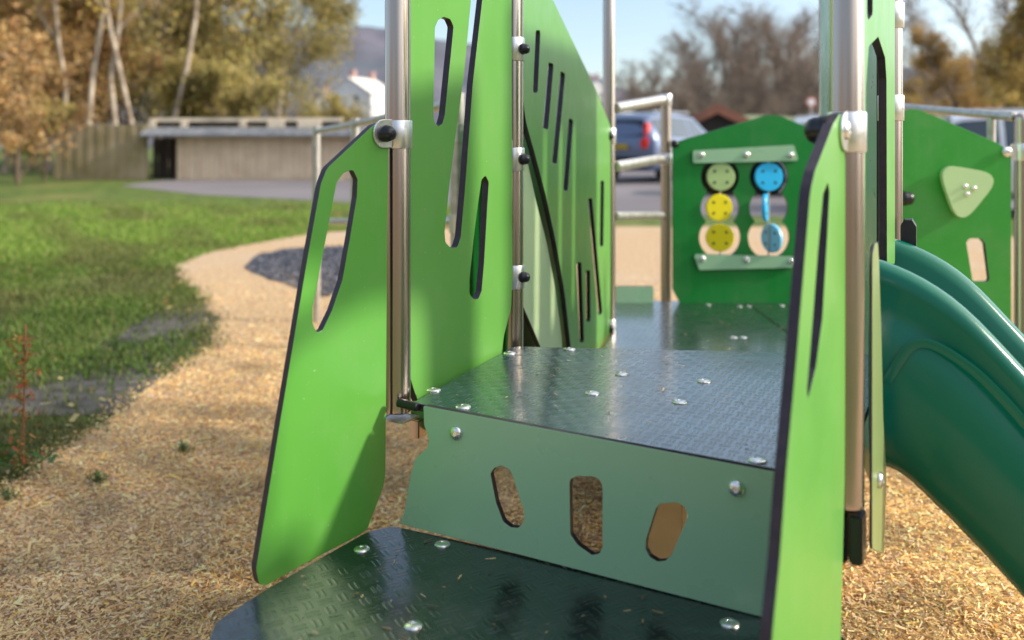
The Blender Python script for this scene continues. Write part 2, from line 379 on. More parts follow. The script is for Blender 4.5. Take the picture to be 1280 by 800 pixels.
# --- step side panels
PL = Plane((-0.26, 1.614), (.752, 1))
pl = panel('step_side_panel', PL, [(320, 712), (348, 540), (383, 330), (401, 230), (409, 210), (467, 156), (492, 148), (486, 180), (484, 300), (482, 592), (479, 610), (459, 662), (452, 667), (438, 675), (380, 705), (333, 732), (324, 731)],
           [[(421, 228), (430, 216), (441, 212), (447, 224), (446, 246), (437, 300), (428, 350), (415, 388), (403, 413), (396, 416), (391, 404), (391, 385)]],
           .013, M_GREEN, r=[.03, .1, .1, .05, .03, .03, .01, .1, .1, .05, .05, .01, .01, .01, .01, .02, .015], hr=.008, **U)
PR = Plane((.4640, 1.262), (.62, 1))
pr = panel('step_side_panel', PR, [(958, 960), (965, 800), (975, 700), (983, 590), (996, 447), (1013, 240), (1019, 214), (1042, 154), (1049, 143), (1057, 140), (1057, 400), (1056, 600), (1051, 800), (1046, 960)],
           [[(1029, 243), (1035, 228), (1037, 240), (1034, 300), (1028, 400), (1020, 460), (1010, 500), (1009, 486), (1016, 400), (1022, 320)]],
           .014, M_LIME, r=[.02, .2, .2, .2, .2, .1, .04, .03, .02, .01, .1, .1, .1, .02], hr=.004, **U)
clamp(L1, HC + (V0 - 168) / F * L1[1], post_L1)
def ear(pl_, u, v, ru, u2, par):
    a, z = pl_.uv(u, v); b, _ = pl_.uv(u2, v); pts = [(a + ru * math.cos(t), z + ru * math.sin(t)) for t in np.linspace(math.pi / 2, 3 * math.pi / 2, 14)] + [(b, z - ru), (b, z + ru)]
    o = plate('clamp_ear', pts, [], .004, [M_ALU, M_ALU], Matrix.Identity(4)); return attach(o, par, pl_.M @ Matrix.Translation((0, 0, .0045)))
ear(PL, 478, 167, .026, 488, post_L1)
q = PL.pt(478, 167); knob(q + PL.n * .008, PL.n, post_L1, .92)
clamp(R1, HC + (V0 - 165) / F * R1[1], post_R1, h=.056)
ear(PR, 1054, 164, .0275, 1060, post_R1)
q = PR.pt(1053, 163); dome(q + PR.n * .0045, PR.n, post_R1, r=.013, h=.006)
knob(PR.pt(1046, 163) - PR.n * .014, -PR.n, post_R1, 1.25)
# foot brackets that carry the two front posts
for p, po, dr in ((L1, post_L1, (.55, .83)), (R1, post_R1, (.3, .95))):
    bm = bmesh.new(); M = Matrix.Translation((p[0], p[1], 0)) @ Matrix.Rotation(eang, 4, 'Z')
    box_bm(bm, -.022, .030, -.024, .024, .578 if p is L1 else .566, .576 if p is L1 else .570, M=M, bev=.001)
    if p is L1: bm_obj('foot_plate', bm, M_GALV, po)
    else: bm.free()
    bm = bmesh.new()
    if p is L1: box_bm(bm, .012, .034, .02, .05, .535, .570, M=M, bev=.002)
    else:
        box_bm(bm, -.026, .004, -.02, .02, .50, .570, M=M, bev=.003); box_bm(bm, .0055, .024, -.02, .02, .50, .570, M=M, bev=.003)
    bm_obj('foot_bracket', bm, M_BLACK if p is R1 else M_STEEL, po)
tube('bolt', (L1[0] + .006, L1[1] - .045, .618), (L1[0] + .045, L1[1] - .068, .616), .008, M_BLACK, post_L1, 20)
pb = plate('foot_block', fillet([(-.03, -.05), (.05, -.05), (.05, 0), (-.03, 0)], .004), [], .02, [M_GREEN, M_GREEN], Matrix.Translation((L1[0] + .052, L1[1] + .02, .596)) @ Matrix.Rotation(R(90), 4, 'X'), **U)

# --- wall panel behind the left post
PW = Plane((0, 2.066), (.535, 1))
pw = panel('wall_panel', PW, [(508, -260), (640, -160), (642, 350), (640, 385), (631, 420), (628, 446), (530, 503), (524, 503), (518, 486), (511, 462), (509, 430), (508, 300)],
           [[(545, 34), (549, 25), (556, 21), (564, 24), (568, 33), (567, 45), (557, 144), (554, 155), (549, 158), (544, 153), (543, 140)],
            [(604, -90), (612, -100), (617, -90), (604, 0), (592, 105), (582, 240), (577, 296), (573, 309), (565, 310), (558, 303), (557, 290), (562, 240), (570, 175), (581, 95), (590, 0)],
            [(603, 225), (608, 219), (612, 228), (610, 260), (606, 330), (603, 364), (599, 374), (593, 374), (588, 367), (588, 350), (593, 300), (598, 260)]],
           .015, M_LIME, out=-.002, r=[.03, .03, .04, .05, .05, .01, .01, .01, .03, .03, .03, .05], hr=.010, **U)
zz = lambda v, Y: HC + (V0 - v) / F * Y
for v in (62, 199, 345):
    clamp(L2, zz(v, L2[1]), post_L2, h=.055)
    knob(Vector((L2[0] + .022, L2[1] - .016, zz(v, L2[1]))), (1, -.25, 0), post_L2, .78)
for v in (-60, 20, 135, 345): clamp(R2, zz(v, R2[1]), post_R2, h=.055)

# --- long side panel running back on the left
fat = lambda hs: [[(u + (1.2 if u > sum(q[0] for q in h) / 4 + (v - sum(q[1] for q in h) / 4) * (h[2][0] - h[1][0]) / (h[2][1] - h[1][1]) else -1.2), v) for u, v in h] for h in hs]
PA = Plane((.0267, 2.15), (.2656, 1))
pa = panel('arch_panel', PA, [(652.5, -120), (655, -78), (700, 18), (745, 112), (764, 160), (765, 300), (764, 512), (722, 520), (714, 440), (706, 366), (695, 303), (682, 243), (668, 190), (656, 148), (652.5, 100)],
           fat([[(671, 38), (674.5, 38), (671, 116), (667.5, 116)], [(687, 78), (691, 80), (684, 162), (679.5, 160)], [(702, 89), (705.5, 92), (695, 205), (691.5, 204)],
            [(712.5, 148), (715.5, 150), (708.5, 239), (705.5, 238)], [(752, 226), (754, 226), (753, 308), (751, 308)], [(736, 248), (739, 248), (752, 392), (749, 394)],
            [(721.5, 328), (725.5, 328), (729, 428), (726, 428)], [(733.5, 338), (736.5, 338), (737, 402), (734, 402)]]),
           .014, M_LIME, r=[.02, .02, .3, .3, .06, .1, .01, .01, .3, .5, .5, .5, .5, .3, .05], hr=.012, **U)
PB = Plane((.0267 - .018, 2.155), (.2656, 1))
panel('sage_leaf_panel', PB, [(640, 150), (657, 190), (671, 255), (684, 305), (694, 360), (705, 440), (690, 470), (675, 432), (657, 390), (640, 350)], [], .012, panel_mat('sunlit_leaf_laminate', (.58, .74, .42), (.60, .76, .44)),  # sunlight on the leaf put into a paler base than the other sage
      r=[.05, .3, .5, .5, .5, .05, .05, .3, .3, .05], **U)
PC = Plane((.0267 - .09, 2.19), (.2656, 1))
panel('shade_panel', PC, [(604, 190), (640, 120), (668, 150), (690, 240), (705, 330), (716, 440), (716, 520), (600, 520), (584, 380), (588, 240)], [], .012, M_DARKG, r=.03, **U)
for v in (170, 408):
    q = Vector((P3[0] - .012, P3[1] - .030, zz(v, P3[1]))); clamp(P3, q.z, post_P3, h=.06); knob(q + Vector((.006, -.002, 0)), (.35, -.95, 0), post_P3, 1.15)

# --- tower wall on the slide side
PT = Plane((.497, 1.285), (.512, 1))
panel('slide_arch_panel', PT, [(1079.5, -260), (1118.5, -190), (1118.8, 330), (1109, 330), (1108.3, 100), (1106.5, 72), (1098, 46), (1086, 58), (1082.5, 110), (1081, 310), (1079.2, 310)],
      [[(1084, -40), (1091, -40), (1091, 18), (1086, 25), (1084, 20)]], .014, M_LIME, r=.015, hr=.01, **U)
panel('slide_side_panel', PT, [(1079.5, 320), (1083, 304), (1087, 302), (1088.5, 330), (1092, 430), (1094, 520), (1098.5, 594), (1095.5, 690), (1079.2, 684)], [], .004, panel_mat('olive_laminate', (.20, .27, .10), (.22, .29, .11)), r=.02, out=.012, **U)
dome(PT.pt(1087, 598, .014), PT.n, None, .012, .006)
COL.objects[-1]['_u'] = 1
PI = Plane((R2[0] + .01, R2[1] + .03), ((P6[0] - R2[0]), (P6[1] - R2[1])))
def inner(name, s0, s1_, z0, z1, m, holes, off):
    return plate(name, fillet([(s0, z0), (s1_, z0), (s1_, z1), (s0, z1)], .04), holes, .014, [m, M_CORE], PI.M @ Matrix.Translation((0, 0, off)), **U)
hl = [fillet([(x, 1.0), (x + .03, 1.0), (x + .05, 1.55), (x + .02, 1.55)], .014) for x in (.25, .45, .65)]
inner('back_wall_panel', .02, 1.05, .30, 1.78, M_SAGE, hl, -.01)
for k, (a, b) in enumerate((((.800, 1.885), .0), ((.812, 1.912), .0))):   # flange plates of the slide
    bm = bmesh.new(); M = Matrix.Translation((a[0] + .01, a[1], .885)) @ Matrix.Rotation(math.atan2(-.484, .876), 4, 'Z')
    pts = [(.0, -.075), (.030, -.075), (.030, .03), (.022, .044), (.008, .044), (.0, .03)]
    fr = [bm.verts.new(M @ Vector((x, 0, z))) for x, z in pts]; bk = [bm.verts.new(M @ Vector((x, .014, z))) for x, z in pts]
    bm.faces.new(fr); bm.faces.new(bk[::-1])
    for i in range(6): bm.faces.new([fr[i], fr[(i + 1) % 6], bk[(i + 1) % 6], bk[i]])
    bm_obj('slide_flange', bm, M_CORE, smooth=False, **U)
kb = knob((.775, 1.90, .865), (-.8, -.5, 0), None, 1.0); kb['_u'] = 1

# --- the slide
def slide():
    G = Vector((.876, -.484, 0)); W = Vector((.468, .883, 0)); S0 = Vector((.61, 1.545, 0)); wd = .405
    zs = [(0, .893), (.05, .879), (.10, .853), (.14, .826), (.18, .785), (.23, .728), (.40, .545), (.62, .355), (.80, .255), (1.0, .205), (1.25, .19)]
    dp = [(0, .362), (.05, .358), (.10, .376), (.15, .384), (.23, .378), (.5, .37), (.8, .20), (1.25, .14)]
    # section: (across, height as a fraction of the wall depth), outside near wall -> over the rim -> trough -> far wall
    half = [(.20, -1.0), (.06, -1.0), (.022, -.97), (.004, -.90), (-.004, -.80), (-.010, -.60), (-.008, -.34), (.002, -.27), (.008, -.20), (.004, -.10), (.006, -.04), (.016, -.008), (.030, 0.0),
            (.046, -.006), (.058, -.03), (.066, -.08), (.074, -.20), (.086, -.38), (.108, -.54), (.145, -.63), (.20, -.655)]
    sec = half[:-1] + [half[-1]] + [(wd - a, h) for a, h in half[-2::-1]][0:-1]
    me_bm = bmesh.new(); rings = []
    n = 60
    for i in range(n + 1):
        s = 1.25 * i / n
        z = np.interp(s, *zip(*zs)); d = np.interp(s, *zip(*dp))
        # smooth the height curve
        z = np.mean([np.interp(s + e, *zip(*zs)) for e in np.linspace(-.035, .035, 9)]) if 0.04 < s < 1.2 else z
        ring = []
        for a, h in sec:
            hh = h * d
            bulge = 0
            if a < .01 and -.9 < h < -.3: bulge = -.012 * math.sin(math.pi * min(1, max(0, (s - .03) / .55))) * math.sin(math.pi * (-(h) - .3) / .6)
            ring.append(me_bm.verts.new(S0 + G * s + W * (a + bulge) + Vector((0, 0, z + hh))))
        rings.append(ring)
    for a, b in zip(rings[:-1], rings[1:]):
        m = len(a)
        for j in range(m): me_bm.faces.new([a[j], a[(j + 1) % m], b[(j + 1) % m], b[j]])
    me_bm.faces.new(rings[0][::-1]); me_bm.faces.new(rings[-1])
    m = mat('teal_plastic', (0.0, 0.118, 0.072), 0.22, spec=0.45, noise=(5, (0.0, 0.132, 0.082), .3, .7), bump=(260, .12, .0008), rnoise=(12, .05))
    o = bm_obj('slide', me_bm, m, angle=60, **U)
    return o
slide_o = slide()
# moulded shoulder line on the near wall of the slide
def mould():
    G = Vector((.876, -.484, 0)); W = Vector((.468, .883, 0)); S0 = Vector((.61, 1.545, 0))
    PN = Plane((S0 + W * -.012).xy, G.xy)
    ctr = [(1108, 478), (1122, 455), (1138, 434), (1155, 429), (1178, 437), (1215, 462), (1250, 495), (1290, 540), (1340, 600)]
    bm = bmesh.new(); pts = [PN.pt(*p) for p in ctr]
    # resample
    fine = []
    for i in range(len(pts) - 1):
        p0, p1, p2, p3 = pts[max(i - 1, 0)], pts[i], pts[i + 1], pts[min(i + 2, len(pts) - 1)]
        for k in range(8):
            t = k / 8; fine.append(.5 * ((2 * p1) + (p2 - p0) * t + (2 * p0 - 5 * p1 + 4 * p2 - p3) * t * t + (3 * p1 - p0 - 3 * p2 + p3) * t ** 3))
    rings = []
    for i, p in enumerate(fine):
        tn = (fine[min(i + 1, len(fine) - 1)] - fine[max(i - 1, 0)]).normalized(); sd_ = tn.cross(W).normalized()
        f = min(1, i / 6.0)
        rings.append([bm.verts.new(p + sd_ * (.008 * math.cos(a)) - W * (.0010 * f * math.sin(a))) for a in np.linspace(0, 2 * math.pi, 10)[:-1]])
    for a, b in zip(rings[:-1], rings[1:]):
        for j in range(len(a)): bm.faces.new([a[j], a[(j + 1) % len(a)], b[(j + 1) % len(a)], b[j]])
    return bm_obj('moulded_rib', bm, slide_o.data.materials[0], slide_o)
mould()

# --- far toy panel
PF = Plane((0, 4.05), (1, 0))
def ellipse(pl, u, v, rx, ry, n=40): return [pl.uv(u + rx * math.cos(2 * math.pi * i / n), v + ry * math.sin(2 * math.pi * i / n)) for i in range(n)]
def lobes(u):
    L = []
    for v0, v1, rr in ((221, 221, 24), (260, 260, 24), (297, 297, 26)): L.append((v0, rr))
    right = []
    for v in np.linspace(198, 322, 60):
        hw = max([math.sqrt(max(0, r * r - (v - c) ** 2)) for c, r in L] + [17 if 221 < v < 297 else 0])
        if hw > 1: right.append((u + hw, v))
    left = [(2 * u - a, v) for a, v in right[::-1]]
    return [PF.uv(*p) for p in right + left]
toy = plate('toy_panel', fillet([PF.uv(*p) for p in [(841, 182), (846, 177), (958, 144), (973, 144), (1020, 163), (1050, 182), (1050, 384), (853, 384), (841, 362)]], .03),
            [lobes(900), lobes(961)], .018, [M_TOY, M_CORE], PF.M, **U)
ti = PF.M.inverted()
def hung(o, par):
    attach(o, par, WM[o.name])
def bar(pts):
    o = plate('spinner_rail', fillet([PF.uv(*p) for p in pts], .012), [], .014, [M_SAGE, M_CORE], PF.M @ Matrix.Translation((0, 0, .016))); hung(o, toy); return o
b1 = bar([(865, 188), (991, 181), (997, 201), (865, 204)]); b2 = bar([(866, 317), (997, 320), (992, 334), (873, 337)])
for b, ps in ((b1, [(876, 194), (932, 193.5), (987, 194)]), (b2, [(877, 323), (932, 324), (988, 326)])):
    for p in ps:
        q = PF.pt(p[0], p[1], .016); d = dome((0, 0, 0), (0, 0, 1), None, .014, .008); attach(d, toy, basis(q, PF.n))
M_PALE = mat('pale_green_plastic', (0.46, 0.62, 0.26), .4); M_YEL = mat('yellow_plastic', (0.80, 0.68, 0.01), .4)
M_BLU = mat('blue_plastic', (0.03, 0.50, 0.90), .35); M_LBL = mat('light_blue_plastic', (0.22, 0.62, 0.86), .35)
for (u, v, rx, ry, m) in ((901, 221, 17.5, 18.5, M_PALE), (899, 259.5, 17, 18.5, M_YEL), (900, 297, 17.5, 19, M_YEL), (961, 221, 18, 19, M_BLU), (957.5, 259.5, 17.5, 19.5, M_BLU), (965, 298, 18, 20, M_LBL)):
    c = PF.pt(u, v, -.004); r = rx / F * 4.05
    turn = {957.5: R(66), 965: R(-64)}.get(u, random.uniform(-.12, .12))
    bm = bmesh.new(); M = Matrix.Translation(c) @ Matrix.Rotation(turn, 4, 'Z') @ Matrix.Rotation(R(90), 4, 'X')
    lathe(bm, [(0, -.009), (r - .003, -.009), (r, -.006), (r, .006), (r - .003, .009), (0, .009)], M, 36)
    o = bm_obj('spinner_disc', bm, m); o.parent = toy; o.matrix_parent_inverse = ti
    for (a, b) in ((-.45, .4), (.45, .4), (-.45, -.4), (.45, -.4)):
        bm = bmesh.new(); lathe(bm, [(0, 0), (.006, 0), (.006, .0015), (0, .002)], M @ Matrix.Translation((a * r, b * r, .009)), 10)
        k = bm_obj('dimple', bm, M_CORE); k.parent = o
for u in (900.5, 961):
    top = PF.pt(u, 196, -.004); bt = PF.pt(u, 324, -.004)
    bm = bmesh.new(); tube_bm(bm, bt, top, .004, 10); o = bm_obj('spinner_rod', bm, M_GALV); o.parent = toy; o.matrix_parent_inverse = ti
    bm = bmesh.new(); c = PF.pt(u, 221, -.045); lathe(bm, [(.0, 0), (.088, 0), (.088, .006), (0, .006)], basis(c, PF.n), 30)
    o = bm_obj('backing_disc', bm, M_BLACK); o.parent = toy; o.matrix_parent_inverse = ti
# low kick board beside it
plate('kick_board', fillet([PF.uv(*p) for p in [(770, 358), (817, 358), (817, 380), (770, 380)]], .01), [], .018, [M_SAGE, M_CORE], PF.M, **U)

# --- right hand far panel
PE = Plane((0, 3.2), (1, 0))
rp = plate('window_panel', fillet([PE.uv(*p) for p in [(1124, 140), (1140, 136), (1152, 138), (1250, 180), (1264, 192), (1264, 440), (1124, 440)]], .03),
           [fillet([PE.uv(*p) for p in [(1208, 303), (1212, 298), (1226, 298), (1231, 304), (1237, 352), (1216, 352)]], .012)], .018, [M_RP, M_CORE], PE.M, **U)
tr = plate('triangle_block', fillet([PE.uv(*p) for p in [(1166, 203), (1248, 218), (1194, 285)]], .05), [], .022, [M_SAGEL, M_SAGEL], PE.M @ Matrix.Translation((0, 0, .03))); hung(tr, rp)
for p in ((1201, 232.5), (1212, 235), (1203.5, 242)):
    d = dome((0, 0, 0), (0, 0, 1), None, .009, .006); attach(d, rp, basis(PE.pt(p[0], p[1], .031), PE.n))
q = PE.pt(1256, 190, .002)
clamp(P5, q.z, post_P5, to=(-1, 0), tab=.034, side=.01, h=.06); dome(PE.pt(1257, 190, .006), PE.n, post_P5, .018, .009)
# rails
def rail(a, b, r=.017, m=M_GALV, name='handrail'): return tube(name, a, b, r, m, seg=24, **U)
def up_(u, v, Y): return Vector(((u - U0) / F * Y, Y, zz(v, Y)))
rail(up_(769, 135, 3.5), up_(829, 124, 4.10), .021); rail(up_(769, 208, 3.5), up_(829, 198, 4.10), .021); rail(up_(769, 270, 3.5), up_(829, 269, 4.10), .017)
for v in (125, 199): 
    clamp(P4, zz(v, 4.1), post_P4); knob(up_(823, v + .5, 4.085), (-.6, -.8, 0), post_P4, 1.1)
knob(up_(842, 180, 4.06), (.7, -.7, 0), post_P4, 1.1)
rail(up_(1128, 134, 3.9), up_(1268, 146, 3.24), .016); tube('rail_stub', up_(1239, 190, 3.36), up_(1239, 146, 3.36), .016, M_GALV, **U)
knob(up_(1130, 248, 3.15), (1, -.2, 0), None, 1.5)['_u'] = 1
adopt()

# ------------------------------------------------------------------ ramp handrail beyond the left panel
RAIL = empty('ramp_handrail', (-.9, 4.4, 0), label='low galvanised handrail with round posts behind the left green side panel', category='handrail')
def rpart(name, o): o.parent = RAIL; o.matrix_parent_inverse = Matrix.Translation((.9, -4.4, 0)); return o
posts = [((395.5 - U0) / F * 5.4, 5.4, zz(158, 5.4)), ((444 - U0) / F * 4.7, 4.7, zz(148, 4.7)), ((572 - U0) / F * 3.0, 3.0, zz(116, 3.0))]
for x, y, z in posts: rpart('post', tube('post', (x, y, 0), (x, y, z), .024, M_GALV))
def P_(i, v): x, y, _ = posts[i]; return Vector((x, y, zz(v, y)))
for a, b in (((0, 164), (1, 155)), ((1, 155), (2, 128))): rpart('top_rail', tube('top_rail', P_(*a), P_(*b), .018, M_GALV))
rpart('lower_rail', tube('lower_rail', P_(0, 277), P_(2, 277), .018, M_GALV))
for v in (166, 279):
    bm = bmesh.new(); x, y, _ = posts[2]; lathe(bm, [(.024, -.03), (.028, -.03), (.028, .03), (.024, .03)], Matrix.Translation((x, y, zz(v, y))), 24)
    rpart('collar', bm_obj('collar', bm, M_ALU))

# ------------------------------------------------------------------ ground
def gpt(u, v): Y = HC * F / (v - V0); return ((u - U0) / F * Y, Y)
def ground_mat(name, cols, scale, detail=8, bump=None, rough=.9, big=None):
    m = bpy.data.materials.new(name); m.use_nodes = True; t = m.node_tree; b = t.nodes['Principled BSDF']; L = t.links.new
    b.inputs['Roughness'].default_value = rough; b.inputs['Specular IOR Level'].default_value = .25
    tc = t.nodes.new('ShaderNodeTexCoord'); n = t.nodes.new('ShaderNodeTexNoise'); n.inputs['Scale'].default_value = scale; n.inputs['Detail'].default_value = detail
    n.inputs['Roughness'].default_value = .65
    L(tc.outputs['Object'], n.inputs['Vector']); r = t.nodes.new('ShaderNodeValToRGB')
    while len(r.color_ramp.elements) < len(cols): r.color_ramp.elements.new(.5)
    for e, (p, c) in zip(r.color_ramp.elements, cols): e.position = p; e.color = (*c, 1)
    L(n.outputs['Fac'], r.inputs[0]); out = r.outputs[0]
    if big:
        n2 = t.nodes.new('ShaderNodeTexNoise'); n2.inputs['Scale'].default_value = big[0]; n2.inputs['Detail'].default_value = 4
        L(tc.outputs['Object'], n2.inputs['Vector']); mr = t.nodes.new('ShaderNodeMapRange'); mr.inputs['From Min'].default_value = big[2]; mr.inputs['From Max'].default_value = big[3]
        L(n2.outputs['Fac'], mr.inputs['Value']); mx = t.nodes.new('ShaderNodeMix'); mx.data_type = 'RGBA'; L(mr.outputs[0], mx.inputs[0]); L(out, mx.inputs[6]); mx.inputs[7].default_value = (*big[1], 1); out = mx.outputs[2]
    L(out, b.inputs['Base Color'])
    if bump:
        bp = t.nodes.new('ShaderNodeBump'); bp.inputs['Strength'].default_value = bump[0]; bp.inputs['Distance'].default_value = bump[1]
        L(n.outputs['Fac'], bp.inputs['Height']); L(bp.outputs[0], b.inputs['Normal'])
    return m
M_LAWN = ground_mat('lawn_soil', [(.3, (.045, .055, .015)), (.5, (.09, .14, .025)), (.7, (.16, .2, .045))], 3, big=(.5, (.17, .17, .05), .5, .7), bump=(.6, .03))
M_CHIP = ground_mat('chip_bed', [(.28, (.18, .11, .06)), (.45, (.46, .31, .18)), (.6, (.60, .43, .26)), (.8, (.68, .54, .36))], 38, bump=(.9, .012), big=(.8, (.50, .38, .27), .5, .75))
M_ASPH = ground_mat('asphalt_ground', [(.3, (.13, .118, .128)), (.7, (.21, .19, .20))], 20, bump=(.3, .01), big=(.15, (.25, .23, .235), .45, .7))
M_GREY = ground_mat('dark_grey_patch', [(.3, (.05, .055, .075)), (.5, (.11, .115, .14)), (.75, (.25, .25, .28))], 60, bump=(.7, .01))
def sheet(name, pts, z, m, **props):
    bm = bmesh.new(); vs = [bm.verts.new((p[0], p[1], 0)) for p in pts]; f = bm.faces.new(vs)
    if f.normal.z < 0: f.normal_flip()
    bmesh.ops.triangulate(bm, faces=[f])
    me = bpy.data.meshes.new(name); bm.to_mesh(me); bm.free(); me.materials.append(m); o = link(name, me, None, **props); o.location.z = z; return o
sheet('ground', [(-900, -60), (900, -60), (900, 1500), (-900, 1500)], -.008, M_LAWN, kind='structure')
chip_edge = [gpt(*p) for p in [(0, 612), (60, 575), (100, 545), (170, 500), (240, 452), (268, 425), (275, 405), (262, 382), (230, 352), (212, 339), (225, 328), (252, 318), (300, 307), (345, 299), (395, 291), (480, 286), (640, 284), (840, 283), (1100, 284)]]
chip_poly = [(-6, -1.5), (-4.0, .3), (-2.6, 1.7), (-1.95, 2.35)] + chip_edge + [(6, 9.5), (9, 6), (9, -1.5)]
def wob(pts, amp):
    out = []
    for i in range(len(pts)):
        a, b = Vector(pts[i]), Vector(pts[(i + 1) % len(pts)]); n = max(1, int((b - a).length / .12)) if (b - a).length < 3 else 4
        for k in range(n):
            q = a.lerp(b, k / n); out.append((q.x + random.uniform(-amp, amp), q.y + random.uniform(-amp, amp)))
    return out
chip_out = wob(smooth_loop([Vector(p) for p in chip_poly], 1), .03)
sheet('wood_chip_surface', chip_out, 0.0, M_CHIP, kind='structure')
asph = [gpt(*p) for p in [(150, 232), (250, 243), (330, 247), (400, 251), (480, 257), (640, 264), (840, 269), (1300, 272)]]
M_MUD = ground_mat('mud', [(.3, (.045, .045, .03)), (.5, (.10, .09, .075)), (.75, (.19, .165, .155))], 9, bump=(.8, .03), rough=.7)
sheet('bare_earth', wob(smooth_loop([(-1.45, 3.6), (-1.52, 3.95), (-1.5, 4.5), (-1.62, 5.2), (-1.85, 6.0), (-2.3, 5.9), (-2.2, 5.0), (-2.1, 4.4), (-2.45, 4.0), (-2.3, 3.55), (-1.8, 3.6)], 2), .02), -.003, M_MUD, kind='structure')
sheet('car_park', asph + [(60, 12.4), (60, 60), (2, 48), (-2, 25.5), (-9, 23.4)] , -.002, M_ASPH, kind='structure')
sheet('grey_patch', wob([gpt(*p) for p in [(306, 336), (322, 320), (360, 312), (420, 309), (480, 312), (500, 330), (480, 352), (430, 368), (400, 372), (372, 360), (340, 350)]], .03), .004, M_GREY, kind='structure')

def inside(px, py, poly):
    poly = np.asarray(poly); x, y = poly[:, 0], poly[:, 1]; x2, y2 = np.roll(x, -1), np.roll(y, -1); c = np.zeros(len(px), bool)
    for a, b, c2, d in zip(x, y, x2, y2):
        if b == d: continue
        k = (b > py) != (d > py); c ^= k & (px < (c2 - a) * (py - b) / (d - b) + a)
    return c
def attr_mat(name, rough=.8, trans=0.0):
    m = bpy.data.materials.new(name); m.use_nodes = True; t = m.node_tree; b = t.nodes['Principled BSDF']
    a = t.nodes.new('ShaderNodeAttribute'); a.attribute_name = 'tint'; t.links.new(a.outputs['Color'], b.inputs['Base Color'])
    b.inputs['Roughness'].default_value = rough; b.inputs['Specular IOR Level'].default_value = .3
    if trans:
        ad = t.nodes.new('ShaderNodeAddShader'); tl = t.nodes.new('ShaderNodeBsdfTranslucent'); mx = t.nodes.new('ShaderNodeMixShader'); mx.inputs[0].default_value = trans
        t.links.new(a.outputs['Color'], tl.inputs['Color']); t.links.new(b.outputs[0], mx.inputs[1]); t.links.new(tl.outputs[0], mx.inputs[2])
        t.links.new(mx.outputs[0], t.nodes['Material Output'].inputs['Surface'])
    return m
def quads_mesh(name, V, C, m):
    """V: (n,4,3) quads, C: (n,3) colour per quad"""
    n = len(V); me = bpy.data.meshes.new(name); me.vertices.add(4 * n); me.vertices.foreach_set('co', V.reshape(-1).astype(np.float32))
    me.loops.add(4 * n); me.loops.foreach_set('vertex_index', np.arange(4 * n, dtype=np.int32)); me.polygons.add(n)
    me.polygons.foreach_set('loop_start', np.arange(0, 4 * n, 4, dtype=np.int32)); me.update(calc_edges=True)
    at = me.attributes.new('tint', 'FLOAT_COLOR', 'FACE'); at.data.foreach_set('color', np.c_[C, np.ones(n)].astype(np.float32).reshape(-1))
    me.materials.append(m); return me
def slivers(n, x, y, z, ln, wd, tilt, yawf=None):
    yaw = rng.uniform(0, 2 * np.pi, n); t = rng.uniform(-tilt, tilt, n); roll = rng.uniform(-.9, .9, n)
    d = np.c_[np.cos(yaw) * np.cos(t), np.sin(yaw) * np.cos(t), np.sin(t)]
    s = np.c_[-np.sin(yaw) * np.cos(roll), np.cos(yaw) * np.cos(roll), np.sin(roll)]
    c = np.c_[x, y, z]; L = (ln / 2)[:, None]; W = (wd / 2)[:, None]; k = rng.uniform(.3, 1, n)[:, None]
    return np.stack([c - d * L - s * W, c + d * L - s * W * k, c + d * L + s * W * k, c - d * L + s * W], 1)
M_SLIV = attr_mat('shredded_wood', .75, .22)
def chips():
    N = 560000
    # more of them close to the viewer
    yy = 1.2 + 6.8 * rng.beta(1.0, 2.4, N); xx = rng.uniform(-1, 1, N) * (0.65 * yy + .5)
    k = inside(xx + rng.normal(0, .05, N), yy + rng.normal(0, .05, N), chip_out); xx, yy = xx[k], yy[k]; n = len(xx)
    hump = .012 * np.sin(xx * 9 + 2 * np.sin(yy * 5)) * np.sin(yy * 8 + xx * 3)
    zz_ = .004 + np.maximum(0, hump) + rng.uniform(0, .011, n)
    big = rng.uniform(0, 1, n) < .02
    V = slivers(n, xx, yy, zz_, (1 + 1.6 * big) * (rng.gamma(3, .0026, n) + .005), rng.uniform(.0018, .0055, n) * (1 + 1.0 * big), .38)
    V[:, :, 2] = np.maximum(V[:, :, 2], .001)
    pal = np.array([(.66, .45, .20), (.56, .39, .20), (.70, .54, .32), (.46, .31, .16), (.37, .28, .19), (.22, .14, .08), (.62, .40, .13), (.50, .42, .32)])
    pick = rng.choice(len(pal), n, p=[.19, .2, .17, .15, .1, .05, .08, .06]); C = np.clip(pal[pick] * np.array([1.66, 1.51, 1.38]) * rng.uniform(.85, 1.25, n)[:, None], 0, .97)
    grey = (np.sin(xx * 2.1 + 1.3) * np.sin(yy * 1.7 - xx) > .35)
    C[grey] = C[grey] * .72 + np.array([.45, .37, .29]) * .28
    dk = np.sin(xx * 6.3 + 3 * np.sin(yy * 4.1)) * np.sin(yy * 7.7 + 2 * np.sin(xx * 5.2)); C *= (1 - .22 * np.clip(dk * 1.6 - .3, 0, 1))[:, None]
    link('wood_chips', quads_mesh('wood_chips', V, C, M_SLIV), None, kind='stuff', label='loose shredded wood chips covering the play area', category='wood chips')
chips()
